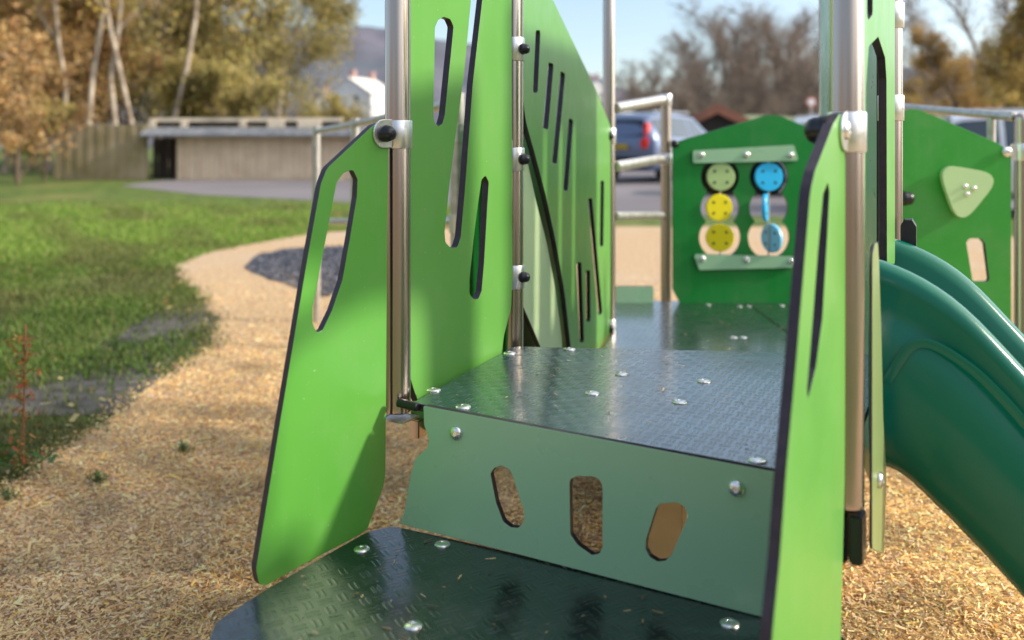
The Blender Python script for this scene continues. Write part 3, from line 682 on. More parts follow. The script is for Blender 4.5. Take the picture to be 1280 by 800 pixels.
def strays():
    P = []
    for poly, z, k in (([at_z(540, 490, ZP).xy, at_z(940, 560, ZP).xy, at_z(960, 460, ZP).xy, at_z(660, 440, ZP).xy], ZP, 34), ([at_z(330, 745, ZS).xy, at_z(500, 665, ZS).xy, at_z(930, 775, ZS).xy, (.25, .9), (-.3, 1.1)], ZS, 60), ([(.5, 2.6), (1.0, 2.6), (1.7, 4.05), (.5, 4.05)], ZD, 90)):
        xs = rng.uniform(-.5, 1.8, 6000); ys_ = rng.uniform(.8, 4.1, 6000); kk = np.where(inside(xs, ys_, [tuple(p) for p in poly]))[0][:k]
        P += [(xs[i], ys_[i], z + .0025) for i in kk]
    P = np.array(P); n = len(P); V = slivers(n, P[:, 0], P[:, 1], P[:, 2], rng.uniform(.004, .018, n), rng.uniform(.001, .0035, n), .05); V[:, :, 2] = P[:, 2][:, None] + rng.uniform(-.001, .002, (n, 4))
    C = np.array([(.62, .45, .24), (.45, .32, .18), (.3, .2, .1)])[rng.choice(3, n)]
    link('wood_crumbs', quads_mesh('wood_crumbs', V, C, M_SLIV), None, kind='stuff', label='stray wood crumbs lying on the tread plates', category='wood crumbs')
strays()
def pieces():  # dark blue grey pieces over one patch of the wood chips
    n = 22000; xx = rng.uniform(-3.2, -.9, n); yy = rng.uniform(5.8, 9.3, n); k = inside(xx, yy, [gpt(*p) for p in [(306, 336), (322, 320), (360, 312), (420, 309), (480, 312), (500, 330), (480, 352), (430, 368), (400, 372), (372, 360), (340, 350)]]); xx, yy = xx[k], yy[k]; n = len(xx)
    V = slivers(n, xx, yy, rng.uniform(.008, .022, n), rng.uniform(.012, .03, n), rng.uniform(.01, .02, n), .6); C = np.array([(.10, .11, .14), (.2, .2, .23), (.05, .055, .075), (.3, .29, .3)])[rng.choice(4, n, p=[.35, .3, .25, .1])]
    link('pieces', quads_mesh('pieces', V, C, M_SLIV), None, kind='stuff', label='patch of dark blue grey gravel in the wood chips', category='pieces')
pieces()
M_GRASS = attr_mat('grass_blades', .55, .35)
def grass():
    N = 230000
    yy = 2.6 + 13.4 * rng.beta(1.0, 2.0, N); xx = -rng.uniform(0.05, 1, N) * (0.62 * yy + .6)
    k = ~inside(xx + rng.normal(0, .045, N), yy + rng.normal(0, .06, N), chip_out); xx, yy = xx[k], yy[k]
    # bare muddy hollows
    mud = np.sin(xx * 2.3 + .7) * np.sin(yy * 1.9 + xx * .8) + .5 * np.sin(xx * 5.1 - yy * 3.7)
    bare = np.exp(-(((xx + 1.6) / .42) ** 2 + ((yy - 3.95) / .42) ** 2)) * 1.6 + np.exp(-(((xx + 1.98) / .35) ** 2 + ((yy - 3.8) / .3) ** 2)) * 1.3 + np.exp(-(((xx + 2.0) / .35) ** 2 + ((yy - 5.35) / .7) ** 2)) * 1.2 + .8 * np.exp(-(((xx + 2.9) / .8) ** 2 + ((yy - 7.0) / .5) ** 2))
    keep = rng.uniform(0, 1, len(xx)) > np.clip(bare * .62 + (mud > .75) * .35, 0, .9); xx, yy, mud = xx[keep], yy[keep], mud[keep]; n = len(xx)
    h = rng.gamma(4, .0036, n) * (1 + .03 * yy) + .008; wdt = rng.uniform(.0022, .0045, n) * (1 + .18 * (yy - 2.6)); yaw = rng.uniform(0, 2 * np.pi, n); ln = rng.uniform(.2, 1.3, n)
    b = np.c_[xx, yy, np.zeros(n)]; s = np.c_[np.cos(yaw), np.sin(yaw), np.zeros(n)] * wdt[:, None]; lean = np.c_[-np.sin(yaw), np.cos(yaw), np.zeros(n)] * (h * ln * .7)[:, None]
    tp = b + lean + np.c_[np.zeros(n), np.zeros(n), h / (1 + .3 * ln)]
    V = np.stack([b - s, b + s, tp + s * .25, tp - s * .25], 1)
    pal = np.array([(.13, .24, .035), (.18, .29, .045), (.11, .18, .035), (.24, .31, .07), (.32, .30, .11), (.07, .12, .03)])
    C = pal[rng.choice(6, n, p=[.27, .2, .2, .15, .08, .1])] * rng.uniform(.8, 1.2, n)[:, None]
    f = np.clip((yy - 5.5) / 3, 0, 1)[:, None]; C = C * (.72 + .42 * f) + f * np.array([.035, .04, 0])
    pt = np.sin(xx * 1.9 + 1.2 * np.sin(yy * 1.3)) * np.sin(yy * 1.1 + 1.7 * np.sin(xx * 1.1)) + .5 * np.sin(xx * 4.3 + yy * 2.9); pt = np.clip(pt * 1.1 + .1, 0, 1)[:, None]
    C = C * (1 - .60 * pt) + np.array([.16, .135, .055]) * .60 * pt; C *= (1 - .30 * np.clip(np.exp(-((yy - 7.4) / .9) ** 2), 0, 1))[:, None]
    link('grass', quads_mesh('grass', V, C, M_GRASS), None, kind='stuff', label='rough green grass beside the wood chip area', category='grass')
grass()
def litter():
    n = 240; yy = rng.uniform(2.8, 15, n); xx = -rng.uniform(.12, .6, n) * yy; k = ~inside(xx, yy, chip_out); xx, yy = xx[k], yy[k]; n = len(xx)
    V = slivers(n, xx, yy, rng.uniform(.03, .05, n), rng.uniform(.02, .045, n), rng.uniform(.015, .03, n), .5)
    pal = np.array([(.45, .33, .12), (.34, .18, .06), (.5, .42, .18)]); C = pal[rng.choice(3, n)]
    link('fallen_leaves', quads_mesh('fallen_leaves', V, C, M_GRASS), None, kind='stuff', label='fallen yellow autumn leaves scattered over the grass', category='leaves')
    n = 2600; a = rng.uniform(0, 6.28, n); x0 = rng.choice([-1.315, -1.14, -1.52, .85], n); ctr = {-1.315: 2.86, -1.14: 3.14, -1.52: 2.72, .85: 2.42}
    y0 = np.array([ctr[v] for v in x0]); r = np.abs(rng.normal(0, .013, n)); V = slivers(n, x0 + r * np.cos(a) * 1.6, y0 + r * np.sin(a), rng.uniform(.012, .04, n), rng.uniform(.012, .03, n), rng.uniform(.002, .005, n), 1.1)
    C = np.tile([.13, .20, .06], (n, 1)) * rng.uniform(.7, 1.4, n)[:, None]
    link('moss_tufts', quads_mesh('moss_tufts', V[:360], C[:360], M_GRASS), None, kind='stuff', label='small dark green moss tufts among the wood chips', category='moss')
litter()
def dock():
    t = empty('dock_weed', (*gpt(28, 600), 0), label='rusty red seeding dock weed standing in the grass at the left', category='weed'); n = 200; h = rng.uniform(.04, .46, n)
    V = slivers(n, rng.normal(0, .018, n), rng.normal(0, .018, n), h, rng.uniform(.012, .03, n), rng.uniform(.006, .014, n), 1.2); C = np.array([(.42, .12, .05), (.5, .25, .06), (.25, .2, .06)])[rng.choice(3, n)]
    link('seed_head', quads_mesh('seed_head', V, C, M_GRASS), t); tube('stem', (0, 0, 0), (.01, 0, .5), .003, mat('weed_stem', (.3, .12, .06), .8), t, 8)
    V = slivers(26, rng.normal(0, .05, 26), rng.normal(0, .05, 26), rng.uniform(.02, .1, 26), rng.uniform(.03, .07, 26), rng.uniform(.008, .018, 26), .8); link('foliage', quads_mesh('foliage', V, np.tile([.06, .15, .03], (26, 1)), M_GRASS), t)
dock()

# ------------------------------------------------------------------ trees
M_LEAF = attr_mat('autumn_leaf', .6, .35)
def bark(name, c, c2): return mat(name, c, .85, noise=(3, c2, .4, .62), bump=(20, .6, .02))
B_BIRCH = bark('birch_bark', (.55, .46, .36), (.24, .18, .13)); B_GREY = bark('grey_bark', (.30, .25, .20), (.14, .11, .085)); B_BROWN = bark('brown_bark', (.16, .11, .075), (.09, .07, .05)); B_TWIG = bark('bare_bark', (.26, .20, .165), (.17, .13, .11))
def tree_data(seed, H, r0, spread, leaf_n, pal, leaf_size, lean=.0, twig=3, first=.25, barkm=None, density=9, up=.55, nforks=0):
    rs = random.Random(seed); nr = np.random.default_rng(seed)
    bm = bmesh.new(); tips = []
    def limb(p, d, L, r, depth):
        n = 5 if depth else 9; pts = [p]; dd = d.copy(); q = p.copy()
        for i in range(n):
            dd = (dd + Vector((rs.gauss(0, .13), rs.gauss(0, .13), rs.gauss(0, .06) + (.05 if depth else .02)))).normalized(); q = q + dd * (L / n); pts.append(q.copy())
        sg = 8 if depth == 0 else (5 if depth == 1 else 3); rings = []
        for i, a in enumerate(pts):
            rr = r * (1 - .82 * i / n) + .004; tn = (pts[min(i + 1, n)] - pts[max(i - 1, 0)]).normalized(); x = tn.orthogonal().normalized(); y = tn.cross(x)
            rings.append([bm.verts.new(a + x * rr * math.cos(2 * math.pi * k / sg) + y * rr * math.sin(2 * math.pi * k / sg)) for k in range(sg)])
        for a, b in zip(rings[:-1], rings[1:]):
            for k in range(sg): bm.faces.new([a[k], a[(k + 1) % sg], b[(k + 1) % sg], b[k]])
        if depth >= 1:
            for a in pts[1:]: tips.append(a)
        if depth < twig:
            nb = density if depth == 0 else (6 if depth == 1 else 4)
            for j in range(nb):
                f = first + (1 - first) * (j + rs.random()) / nb if depth == 0 else .25 + .7 * (j + rs.random()) / nb
                i = min(n - 1, int(f * n)); bp = pts[i].lerp(pts[i + 1], f * n - i); tn = (pts[i + 1] - pts[i]).normalized(); az = rs.uniform(0, 2 * math.pi)
                sidev = tn.orthogonal().normalized(); sidev.rotate(Matrix.Rotation(az, 3, tn)) if False else None
                sidev = Matrix.Rotation(az, 3, tn) @ sidev; nd = (tn * up + sidev * rs.uniform(.6, 1.0) + Vector((0, 0, .12))).normalized()
                limb(bp, nd, (H * spread * (1.15 - .75 * f) if depth == 0 else L * rs.uniform(.42, .62)), r * (.42 if depth == 0 else .5) * (1.1 - .5 * f), depth + 1)
    limb(Vector((0, 0, 0)), Vector((lean, 0, 1)).normalized(), H, r0, 0)
    me = bpy.data.meshes.new('trunk'); bm.to_mesh(me); bm.free(); me.materials.append(barkm); me.polygons.foreach_set('use_smooth', [True] * len(me.polygons))
    lm = None
    if leaf_n:
        T = np.array([tuple(t) for t in tips]); c = T[nr.integers(0, len(T), leaf_n)] + nr.normal(0, .28, (leaf_n, 3)) * (H / 11)
        n1 = nr.normal(0, 1, (leaf_n, 3)); n1 /= np.linalg.norm(n1, axis=1)[:, None]; n2 = np.cross(n1, nr.normal(0, 1, (leaf_n, 3))); n2 /= np.linalg.norm(n2, axis=1)[:, None]
        s = (leaf_size * nr.uniform(.5, 1.4, leaf_n))[:, None]; V = np.stack([c - n1 * s, c - n2 * s * .6, c + n1 * s, c + n2 * s * .6], 1)
        pal = np.array(pal); clump = (np.sin(c[:, 0] * 1.7) + np.sin(c[:, 1] * 1.9 + 1) + np.sin(c[:, 2] * 2.2)) * .12
        C = pal[nr.integers(0, len(pal), leaf_n)] * (nr.uniform(.7, 1.25, leaf_n) + clump)[:, None]; lm = quads_mesh('crown', V, np.clip(C, .005, 1), M_LEAF)
    return me, lm
ORANGE = [(.50, .28, .11), (.56, .37, .15), (.40, .23, .10), (.58, .42, .18), (.33, .22, .12)]
YELLOW = [(.72, .52, .12), (.60, .47, .13), (.52, .36, .12), (.44, .42, .13)]
OLIVE = [(.34, .30, .11), (.44, .36, .13), (.27, .25, .09), (.52, .42, .15), (.38, .30, .14)]
RUST = [(.48, .28, .09), (.38, .23, .09), (.60, .40, .12), (.3, .23, .10)]
BROWN = [(.24, .18, .15), (.30, .23, .18)]
TD = {
 'birch': [tree_data(1, 12, .075, .20, 3800, ORANGE + YELLOW[:2], .07, .04, barkm=B_BIRCH, first=.3), tree_data(2, 13, .08, .19, 3800, YELLOW + ORANGE[:2], .07, -.09, barkm=B_BIRCH, first=.35)],
 'beech': [tree_data(3, 10, .16, .30, 12000, ORANGE, .085, barkm=B_GREY, first=.08, density=13), tree_data(4, 9, .15, .32, 12000, ORANGE + RUST, .085, barkm=B_GREY, first=.08, density=13)],
 'willow': [tree_data(5, 9, .15, .36, 14000, OLIVE, .075, barkm=B_GREY, first=.06, density=14), tree_data(6, 8.5, .15, .38, 14000, OLIVE + YELLOW[2:], .075, barkm=B_BROWN, first=.06, density=14)],
 'bush': [tree_data(7, 3.0, .05, .5, 5000, ORANGE, .055, barkm=B_BROWN, first=.02, density=12, up=.8), tree_data(8, 3.2, .05, .5, 6000, YELLOW[2:] + OLIVE, .055, barkm=B_BROWN, first=.02, density=12, up=.8)],
 'bare': [tree_data(9, 11, .15, .26, 4200, BROWN, .05, barkm=B_TWIG, first=.08, density=20, up=.9), tree_data(10, 10, .14, .27, 4200, BROWN, .05, barkm=B_TWIG, first=.06, density=20, up=.9), tree_data(12, 12, .15, .24, 2000, BROWN, .05, barkm=B_TWIG, first=.10, density=20, up=1.0)],
 'oak': [tree_data(13, 9, .2, .33, 12000, RUST, .085, barkm=B_BROWN, first=.1, density=13), tree_data(14, 8.5, .2, .33, 12000, YELLOW + RUST, .085, barkm=B_BROWN, first=.08, density=13)],
}
KN = {'birch': 'birch_tree', 'beech': 'autumn_tree', 'willow': 'olive_tree', 'bush': 'shrub', 'bare': 'bare_tree', 'oak': 'rusty_tree'}
def tree(kind, var, u, Y, scale, rz, label, group=None, sx=1.0):
    name = {'birch': 'birch_tree', 'beech': 'beech_tree', 'willow': 'willow_tree', 'bush': 'shrub', 'bare': 'bare_tree', 'oak': 'oak_tree'}[kind]
    t = empty(name, ((u - U0) / F * Y, Y, hill_z((u - U0) / F * Y, Y)), rz, label=label, category='shrub' if kind == 'bush' else 'tree'); t.scale = (scale * sx, scale * sx, scale)
    if group: t['group'] = group
    w_, l_ = TD[kind][var]; link('trunk', w_, t)
    if l_: link('crown', l_, t)
    return t
# wooded hills behind everything
def ridge(a):    # a = direction as (u-640)/F; returns the height of the skyline (m at 620 m)
    u = U0 + a * F
    v = np.interp(u, [-400, 0, 200, 380, 430, 500, 560, 640, 700, 745, 800, 900, 1000, 1100, 1180, 1280, 1700], [70, 60, 48, 40, 38, 44, 55, 72, 84, 100, 118, 126, 112, 88, 82, 88, 70])
    return (V0 - v) / F * 620
def hill_z(x, y):
    if y < 100: return 0.0
    f = min(1, (y - 100) / 520.0); f = f * f * (3 - 2 * f) * .75 + f * .25
    if y > 620: f = 1 - .3 * (y - 620) / 400
    return float(ridge(x / y)) * f
bm = bmesh.new(); ys = list(np.linspace(100, 620, 30)) + [720, 900, 1100]; As = np.linspace(-1.1, 1.1, 160); grid = []
for y in ys: grid.append([bm.verts.new((a * y, y, hill_z(a * y, y) + (math.sin(a * 60 + y * .03) * 1.2 + math.sin(a * 140) * .5) * min(1, (y - 100) / 200) + random.uniform(0, 1.3) * min(1, (y - 100) / 300) - .02)) for a in As])
for r0, r1 in zip(grid[:-1], grid[1:]):
    for i in range(len(As) - 1): bm.faces.new([r0[i], r0[i + 1], r1[i + 1], r1[i]])
M_HILL = ground_mat('hazy_hill_woodland', [(.3, (.085, .09, .125)), (.5, (.13, .12, .15)), (.7, (.17, .15, .17))], .05, bump=(.5, 3), rough=1, big=(.012, (.11, .125, .145), .45, .6))  # distance haze put into the woodland colour as blue grey
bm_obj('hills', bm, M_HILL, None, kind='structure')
bm = bmesh.new(); grid = []          # unseen wooded valley sides round the viewer, added to brown the posts' reflections
for r_, h_ in ((90, -.05), (130, 14), (190, 34), (260, 58), (360, 70), (500, 60)):
    grid.append([bm.verts.new((r_ * math.cos(a), r_ * math.sin(a), h_ * (1 + .12 * math.sin(a * 7) + .06 * math.sin(a * 23)) * min(1, .45 + .9 * math.sin(min(math.pi / 2, abs(a - R(-90)) * 0 + math.pi / 2))) * (1 if R(-165) < a < R(-38) else .62) + random.uniform(0, 2) * (h_ > 1))) for a in np.linspace(R(-205), R(25), 150)])
for r0, r1 in zip(grid[:-1], grid[1:]):
    for i in range(149): bm.faces.new([r0[i], r1[i], r1[i + 1], r0[i + 1]])
bm_obj('hills', bm, ground_mat('unseen_valley_woodland', [(.3, (.14, .10, .07)), (.5, (.24, .17, .11)), (.7, (.32, .24, .14))], .06, bump=(.5, 3), rough=1), None, kind='structure')

left_trees = [
 ('birch', 0, 5, 27, 1.0, .3, 'leaning pale birch at the far left edge behind the orange shrubs'),
 ('birch', 1, 100, 24.6, 1.0, 1.6, 'slim white birch with a bright bare trunk above the mossy fence'),
 ('birch', 0, 162, 25.2, 1.05, 2.6, 'pale birch just left of the start of the shed roof'),
 ('birch', 1, 180, 25.6, 1.0, 4.0, 'short thin birch trunk between two taller birches over the shed'),
 ('birch', 1, 205, 26.4, 1.1, 0.0, 'birch leaning right with creamy trunk above the shed roof'),
 ('birch', 0, 70, 25.3, .95, 5.1, 'narrow grey birch at the left end of the fence'),
 ('beech', 0, -30, 30, .95, 0, 'orange brown beech rising at the left edge behind the shrubs'),
 ('beech', 1, 42, 33, 1.05, 1, 'copper leaved beech behind the left birches'),
 ('beech', 0, 112, 35, 1.1, 2, 'tall brown leaved beech behind the white birch'),
 ('willow', 1, 160, 37, 1.1, 3, 'dull brown green willow in the gap between birches'),
 ('willow', 0, 232, 33, 1.0, 1.2, 'broad olive willow right of the birches above the shed'),
 ('willow', 1, 292, 32, .92, 2.2, 'yellow green willow in the middle of the shed roof line'),
 ('willow', 0, 345, 34, .86, 4.4, 'sparse olive willow at the right end of the tree belt'),
 ('bare', 0, 280, 38, 1.0, 1.1, 'leafless grey tree showing above the olive willows'),
 ('bare', 1, 352, 38, .80, 2.1, 'leafless tree fading into the sky at the right end of the tree belt'),
 ('bare', 2, 215, 40, 1.0, 3.1, 'tall leafless tree behind the leaning birch'),
 ('willow', 1, 205, 42, 1.2, 5.1, 'large olive willow at the back behind the leaning birch'),
 ('beech', 0, 62, 28, .62, .7, 'low orange beech in front of the birches above the fence'), ('beech', 1, 22, 27, .8, 2.7, 'bright orange beech between the left edge birch and the fence end'), ('beech', 0, 135, 31, .85, 3.7, 'golden brown beech between the white birches'),
 ('beech', 1, 10, 42, 1.2, 4.1, 'large brown beech at the back left of the belt'),
]
for k, v, u, Y, s, rz, lb in left_trees: tree(k, v, u, Y, s, rz, lb)
bushes = [(-20, 20, 0, 1.15, 'tall orange shrub cut by the left edge of the photo'), (22, 21.5, 0, 1.0, 'orange leaved shrub against the left end of the fence'), (-8, 17, 0, .7, 'low rusty shrub on the grass at the far left'), (55, 22.5, 1, .6, 'small yellow green shrub at the foot of the mossy fence'),
          (298, 27.5, 1, 1.0, 'bright yellow shrub behind the shed roof'), (330, 27, 1, .85, 'rounded yellow olive shrub right of the bright yellow one'), (385, 27, 1, .66, 'brown olive shrub at the right end behind the shed'), (262, 28, 1, .95, 'olive shrub behind the shed left of the yellow shrub'),
          (442, 60, 0, .8, 'brown hedge shrub below the white house'), (412, 58, 0, .75, 'rust hedge shrub left below the white house')]
for u, Y, v, s, lb in bushes: tree('bush', v, u, Y, s, random.uniform(0, 6), lb)
right = [('oak', 0, 1212, 52, .82, 0, 'rusty brown oak right of the tall lime panel'), ('oak', 1, 1262, 46, .9, 1, 'golden oak at the right edge of the photo'), ('oak', 0, 1310, 48, 1.1, 2.2, 'tall rust coloured oak cut by the right edge'),
         ('oak', 1, 1140, 70, .62, 3.3, 'low golden oak just right of the steel tower post'), ('bare', 0, 1165, 66, 1.1, .5, 'leafless tree between the steel post and the rusty oak'), ('bare', 2, 1230, 60, 1.15, 1.5, 'tall leafless tree above the rusty oaks'), ('oak', 0, 1175, 74, .62, 1.3, 'low brown oak below the hill gap on the right'), ('bare', 1, 1285, 62, 1.2, 4.5, 'leafless tree at the top right corner')]
for k, v, u, Y, s, rz, lb in right: tree(k, v, u, Y, s, rz, lb)
# bare hedgerow woodland in the middle: separate leafless trees
mids = [(785, 96, 0.72), (807, 101, 0.9), (829, 99, 1.08), (851, 97, 1.02), (873, 102, 1.2), (895, 100, 1.38), (917, 98, 1.22), (939, 96, 1.3), (961, 101, 1.38), (983, 99, 1.22), (1005, 97, 1.3), (1027, 102, 1.38), (1049, 100, 1.22), (1071, 98, 1.3), (1093, 96, 1.38), (770, 64, 0.36), (784, 65, 0.41), (798, 66, 0.45999999999999996), (812, 64, 0.36), (826, 65, 0.41), (840, 66, 0.45999999999999996), (854, 64, 0.36), (868, 65, 0.41), (882, 66, 0.45999999999999996), (896, 64, 0.36), (910, 65, 0.41), (924, 66, 0.45999999999999996), (938, 64, 0.36), (952, 65, 0.41), (966, 66, 0.45999999999999996), (980, 64, 0.36), (994, 65, 0.41), (1008, 66, 0.45999999999999996), (1022, 64, 0.36), (1036, 65, 0.41), (778, 72, .50), (797, 73, .55), (835, 71, .66), (870, 70, .70), (910, 72, .78), (950, 70, .75), (990, 71, .74), (1028, 70, .74), (1060, 72, .7), (786, 88, .62), (805, 84, .72), (822, 90, .80), (842, 82, .85), (860, 88, .98), (880, 80, .95), (902, 86, 1.05), (922, 78, 1.0), (942, 84, 1.12), (962, 76, 1.05), (982, 80, 1.1), (1002, 74, 1.1), (1022, 78, 1.12), (1044, 82, 1.1), (1085, 80, 1.0), (1110, 84, .9), (768, 92, .55),
        (815, 70, .5), (850, 69, .55), (890, 68, .6), (930, 68, .62), (970, 67, .62), (1010, 66, .6)]
for i, (u, Y, s) in enumerate(mids): tree('bare', i % 3, u, Y, s, i * 1.7, 'leafless grey brown tree in the belt behind the car park', 'leafless trees behind the car park', 1.15)
for i, (u, Y, s) in enumerate([(1145, 90, .9), (1195, 92, 1.0), (1250, 88, 1.0), (1290, 90, 1.0), (760, 110, .5), (735, 115, .45)]): tree('bare', i % 3, u, Y, s, i * 2.1, 'leafless grey brown tree in the belt behind the car park', 'leafless trees behind the car park', 1.1)

# ------------------------------------------------------------------ fence and shed
M_PLANK = mat('weathered_planks', (.60, .47, .33), .85, noise=(2.2, (.74, .60, .43), .35, .65), bump=(18, .4, .01))
M_MOSSY = mat('mossy_planks', (.26, .21, .11), .9, noise=(1.4, (.40, .32, .22), .35, .65), bump=(18, .4, .01))
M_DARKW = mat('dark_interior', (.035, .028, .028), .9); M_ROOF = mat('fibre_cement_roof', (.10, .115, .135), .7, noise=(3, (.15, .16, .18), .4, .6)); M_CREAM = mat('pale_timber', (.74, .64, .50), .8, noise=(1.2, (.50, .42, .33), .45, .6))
def planks(name, x0, x1, y, z0, z1, m, parent, w=.14, slope=0):
    bm = bmesh.new(); x = x0; i = 0
    while x < x1 - .02:
        dz = random.uniform(-.02, .02); dy = (i % 2) * .018; box_bm(bm, x, min(x + w - .01, x1), y + dy, y + dy + .02, z0, z1 + dz + slope * (x - x0)); x += w; i += 1
    return bm_obj(name, bm, m, parent, smooth=False)
YF = 23.6
xat = lambda u, Y: (u - U0) / F * Y
FE = empty('board_fence', (xat(124, YF), YF, 0), label='weathered mossy vertical board fence left of the shed', category='fence')
o = planks('boards', xat(68, YF) - xat(124, YF), xat(181, YF) - xat(124, YF), 0, 0, 1.42, M_MOSSY, FE, slope=.02)
bm = bmesh.new()
for u in (70, 98, 126, 154, 180): box_bm(bm, xat(u, YF) - xat(124, YF) - .05, xat(u, YF) - xat(124, YF) + .05, .04, .14, 0, 1.4)
bm_obj('rails', bm, M_MOSSY, FE, smooth=False)
SH = empty('shed', (xat(320, YF), YF, 0), label='long low timber shed with corrugated roof and dark open bay', category='shed'); sx = xat(320, YF)
planks('wall', xat(221, YF) - sx, xat(500, YF) - sx, 0, 0, 1.14, M_PLANK, SH, .16)
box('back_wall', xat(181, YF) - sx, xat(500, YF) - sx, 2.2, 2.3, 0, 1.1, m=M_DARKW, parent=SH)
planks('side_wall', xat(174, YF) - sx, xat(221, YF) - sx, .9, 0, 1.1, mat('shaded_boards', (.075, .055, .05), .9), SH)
bm = bmesh.new(); nx = 260; x0, x1 = xat(180, YF) - sx, xat(505, YF) - sx; rows = []
for yy_, zz_ in ((-.35, 1.13), (-.35, 1.17), (.1, 1.34), (2.4, 1.38)):
    rows.append([bm.verts.new((x0 + (x1 - x0) * i / nx, yy_, zz_ + .022 * math.sin(i * 1.9))) for i in range(nx + 1)])
for a, b in zip(rows[:-1], rows[1:]):
    for i in range(nx): bm.faces.new([a[i], a[i + 1], b[i + 1], b[i]])
bm_obj('roof', bm, M_ROOF, SH)
box('fascia', xat(183, YF) - sx, xat(420, YF) - sx, .35, .40, 1.40, 1.62, m=M_DARKW, parent=SH)
box('top_beam', xat(183, YF) - sx, xat(425, YF) - sx, .25, .33, 1.52, 1.62, m=M_CREAM, parent=SH, M=Matrix.Rotation(R(-.1), 4, 'Y'))
for u in (186, 226, 300, 336, 374, 395):
    box('upright', xat(u, YF) - sx - .09, xat(u, YF) - sx + (.35 if u > 330 and u < 380 else .09), .2, .245, 1.36, 1.56, m=M_CREAM, parent=SH)

# ------------------------------------------------------------------ houses, barn, sign
def house(name, u, Y, W_, D_, Hh, Rh, rz, cols, label, win=True, chim=2, base=None):
    x = xat(u, Y); z = hill_z(x, Y) if base is None else base; t = empty(name, (x, Y, z), rz, label=label, category='house' if name == 'house' else 'barn'); mw, mr = cols
    bm = bmesh.new(); v = [bm.verts.new(p) for p in [(-W_ / 2, 0, -2), (W_ / 2, 0, -2), (W_ / 2, 0, Hh), (0, 0, Hh + Rh), (-W_ / 2, 0, Hh), (-W_ / 2, D_, -2), (W_ / 2, D_, -2), (W_ / 2, D_, Hh), (0, D_, Hh + Rh), (-W_ / 2, D_, Hh)]]
    for f in ((0, 1, 2, 3, 4), (9, 8, 7, 6, 5), (1, 6, 7, 2), (0, 4, 9, 5)): bm.faces.new([v[i] for i in f])
    bm_obj('wall', bm, mw, t, smooth=False)
    bm = bmesh.new(); e = .35
    for s in (-1, 1):
        a = [Vector((0, -e, Hh + Rh + .12)), Vector((s * (W_ / 2 + e), -e, Hh - e * Rh / (W_ / 2) + .12)), Vector((s * (W_ / 2 + e), D_ + e, Hh - e * Rh / (W_ / 2) + .12)), Vector((0, D_ + e, Hh + Rh + .12))]
        lo = [bm.verts.new(p - Vector((0, 0, .1 if name == 'house' else .42))) for p in a]; hi = [bm.verts.new(p + Vector((0, 0, .08))) for p in a]
        bm.faces.new(hi); bm.faces.new(lo[::-1])
        for i in range(4): bm.faces.new([lo[i], lo[(i + 1) % 4], hi[(i + 1) % 4], hi[i]])
    rf = bm_obj('roof', bm, mr, t, smooth=False)
    for i in range(chim): 
        yb = D_ * (.1 + .75 * i); bm = bmesh.new(); box_bm(bm, -.45, .45, yb, yb + .8, Hh + Rh - .6, Hh + Rh + 1.3); box_bm(bm, -.55, .55, yb - .1, yb + .9, Hh + Rh + 1.3, Hh + Rh + 1.5); bm_obj('chimney', bm, M_BRK, rf, smooth=False)
    if win:
        for wx, wz in ((-W_ * .27, Hh * .18), (W_ * .12, Hh * .18), (-W_ * .27, Hh * .68), (W_ * .12, Hh * .68)):
            wf = box('window', wx, wx + 1.0, -.06, .02, wz, wz + 1.2, m=M_WHITE, parent=t, bev=.01); box('pane', wx + .08, wx + .92, -.08, -.05, wz + .08, wz + 1.12, m=M_GLASS, parent=wf, bev=.005)
    return t
M_WHITE = mat('white_render', (.78, .76, .72), .8, noise=(.6, (.7, .67, .62), .4, .6)); M_SLATE = mat('slate', (.20, .21, .25), .6); M_BRK = mat('pink_brick', (.5, .30, .27), .8); M_GLASS = mat('window_glass', (.04, .06, .09), .08)
M_CRM = mat('cream_render', (.70, .66, .58), .8)
house('house', 436, 165, 9.5, 9, 4.4, 3.0, R(-22), (M_WHITE, M_CRM), 'white gabled house on the wooded hillside above the shed')
house('house', 466, 170, 5, 9, 3.8, 1.3, R(60), (M_WHITE, M_SLATE), 'low white wing right beside the gabled hillside house', chim=1)
house('house', 409, 172, 4.2, 6, 2.6, 1.6, R(20), (M_CRM, M_SLATE), 'small cream outhouse left of the white gabled house', chim=1)
house('house', 748, 260, 9, 9, 5, 3.5, R(10), (M_WHITE, M_SLATE), 'distant white house glimpsed left of the thin steel post')
M_RBR = mat('rust_roof', (.42, .16, .10), .8, noise=(.7, (.25, .11, .08), .4, .6)); M_FIELD = ground_mat('pale_field', [(.3, (.22, .27, .13)), (.7, (.34, .36, .22))], .2)
house('barn', 897, 48, 5.2, 9, 1.4, 1.3, R(-14), (M_DARKW, M_RBR), 'low barn with a rust red roof behind the parked estate car', win=False, chim=0, base=0)
def bank():   # grassy bank behind the car park
    bm = bmesh.new(); rows = []
    for y, z in ((44, -.02), (52, 1.4), (60, 2.45), (75, 2.7), (99, .0)):
        rows.append([bm.verts.new((x, y, z * min(1, max(0, (x - 2) / 7)) * (1 + .06 * math.sin(x * .5)) - .01)) for x in np.linspace(2, 60, 50)])
    for a, b in zip(rows[:-1], rows[1:]):
        for i in range(49): bm.faces.new([a[i], a[i + 1], b[i + 1], b[i]])
    bm_obj('grass_bank', bm, M_FIELD, kind='structure')
bank()
sg = empty('road_sign', (xat(1014, 30), 30, 0), label='small round white sign with red rim on a pole beyond the toy panel', category='sign')
tube('pole', (0, .02, 0), (0, .02, 2.3), .03, M_GALV, sg, 12)
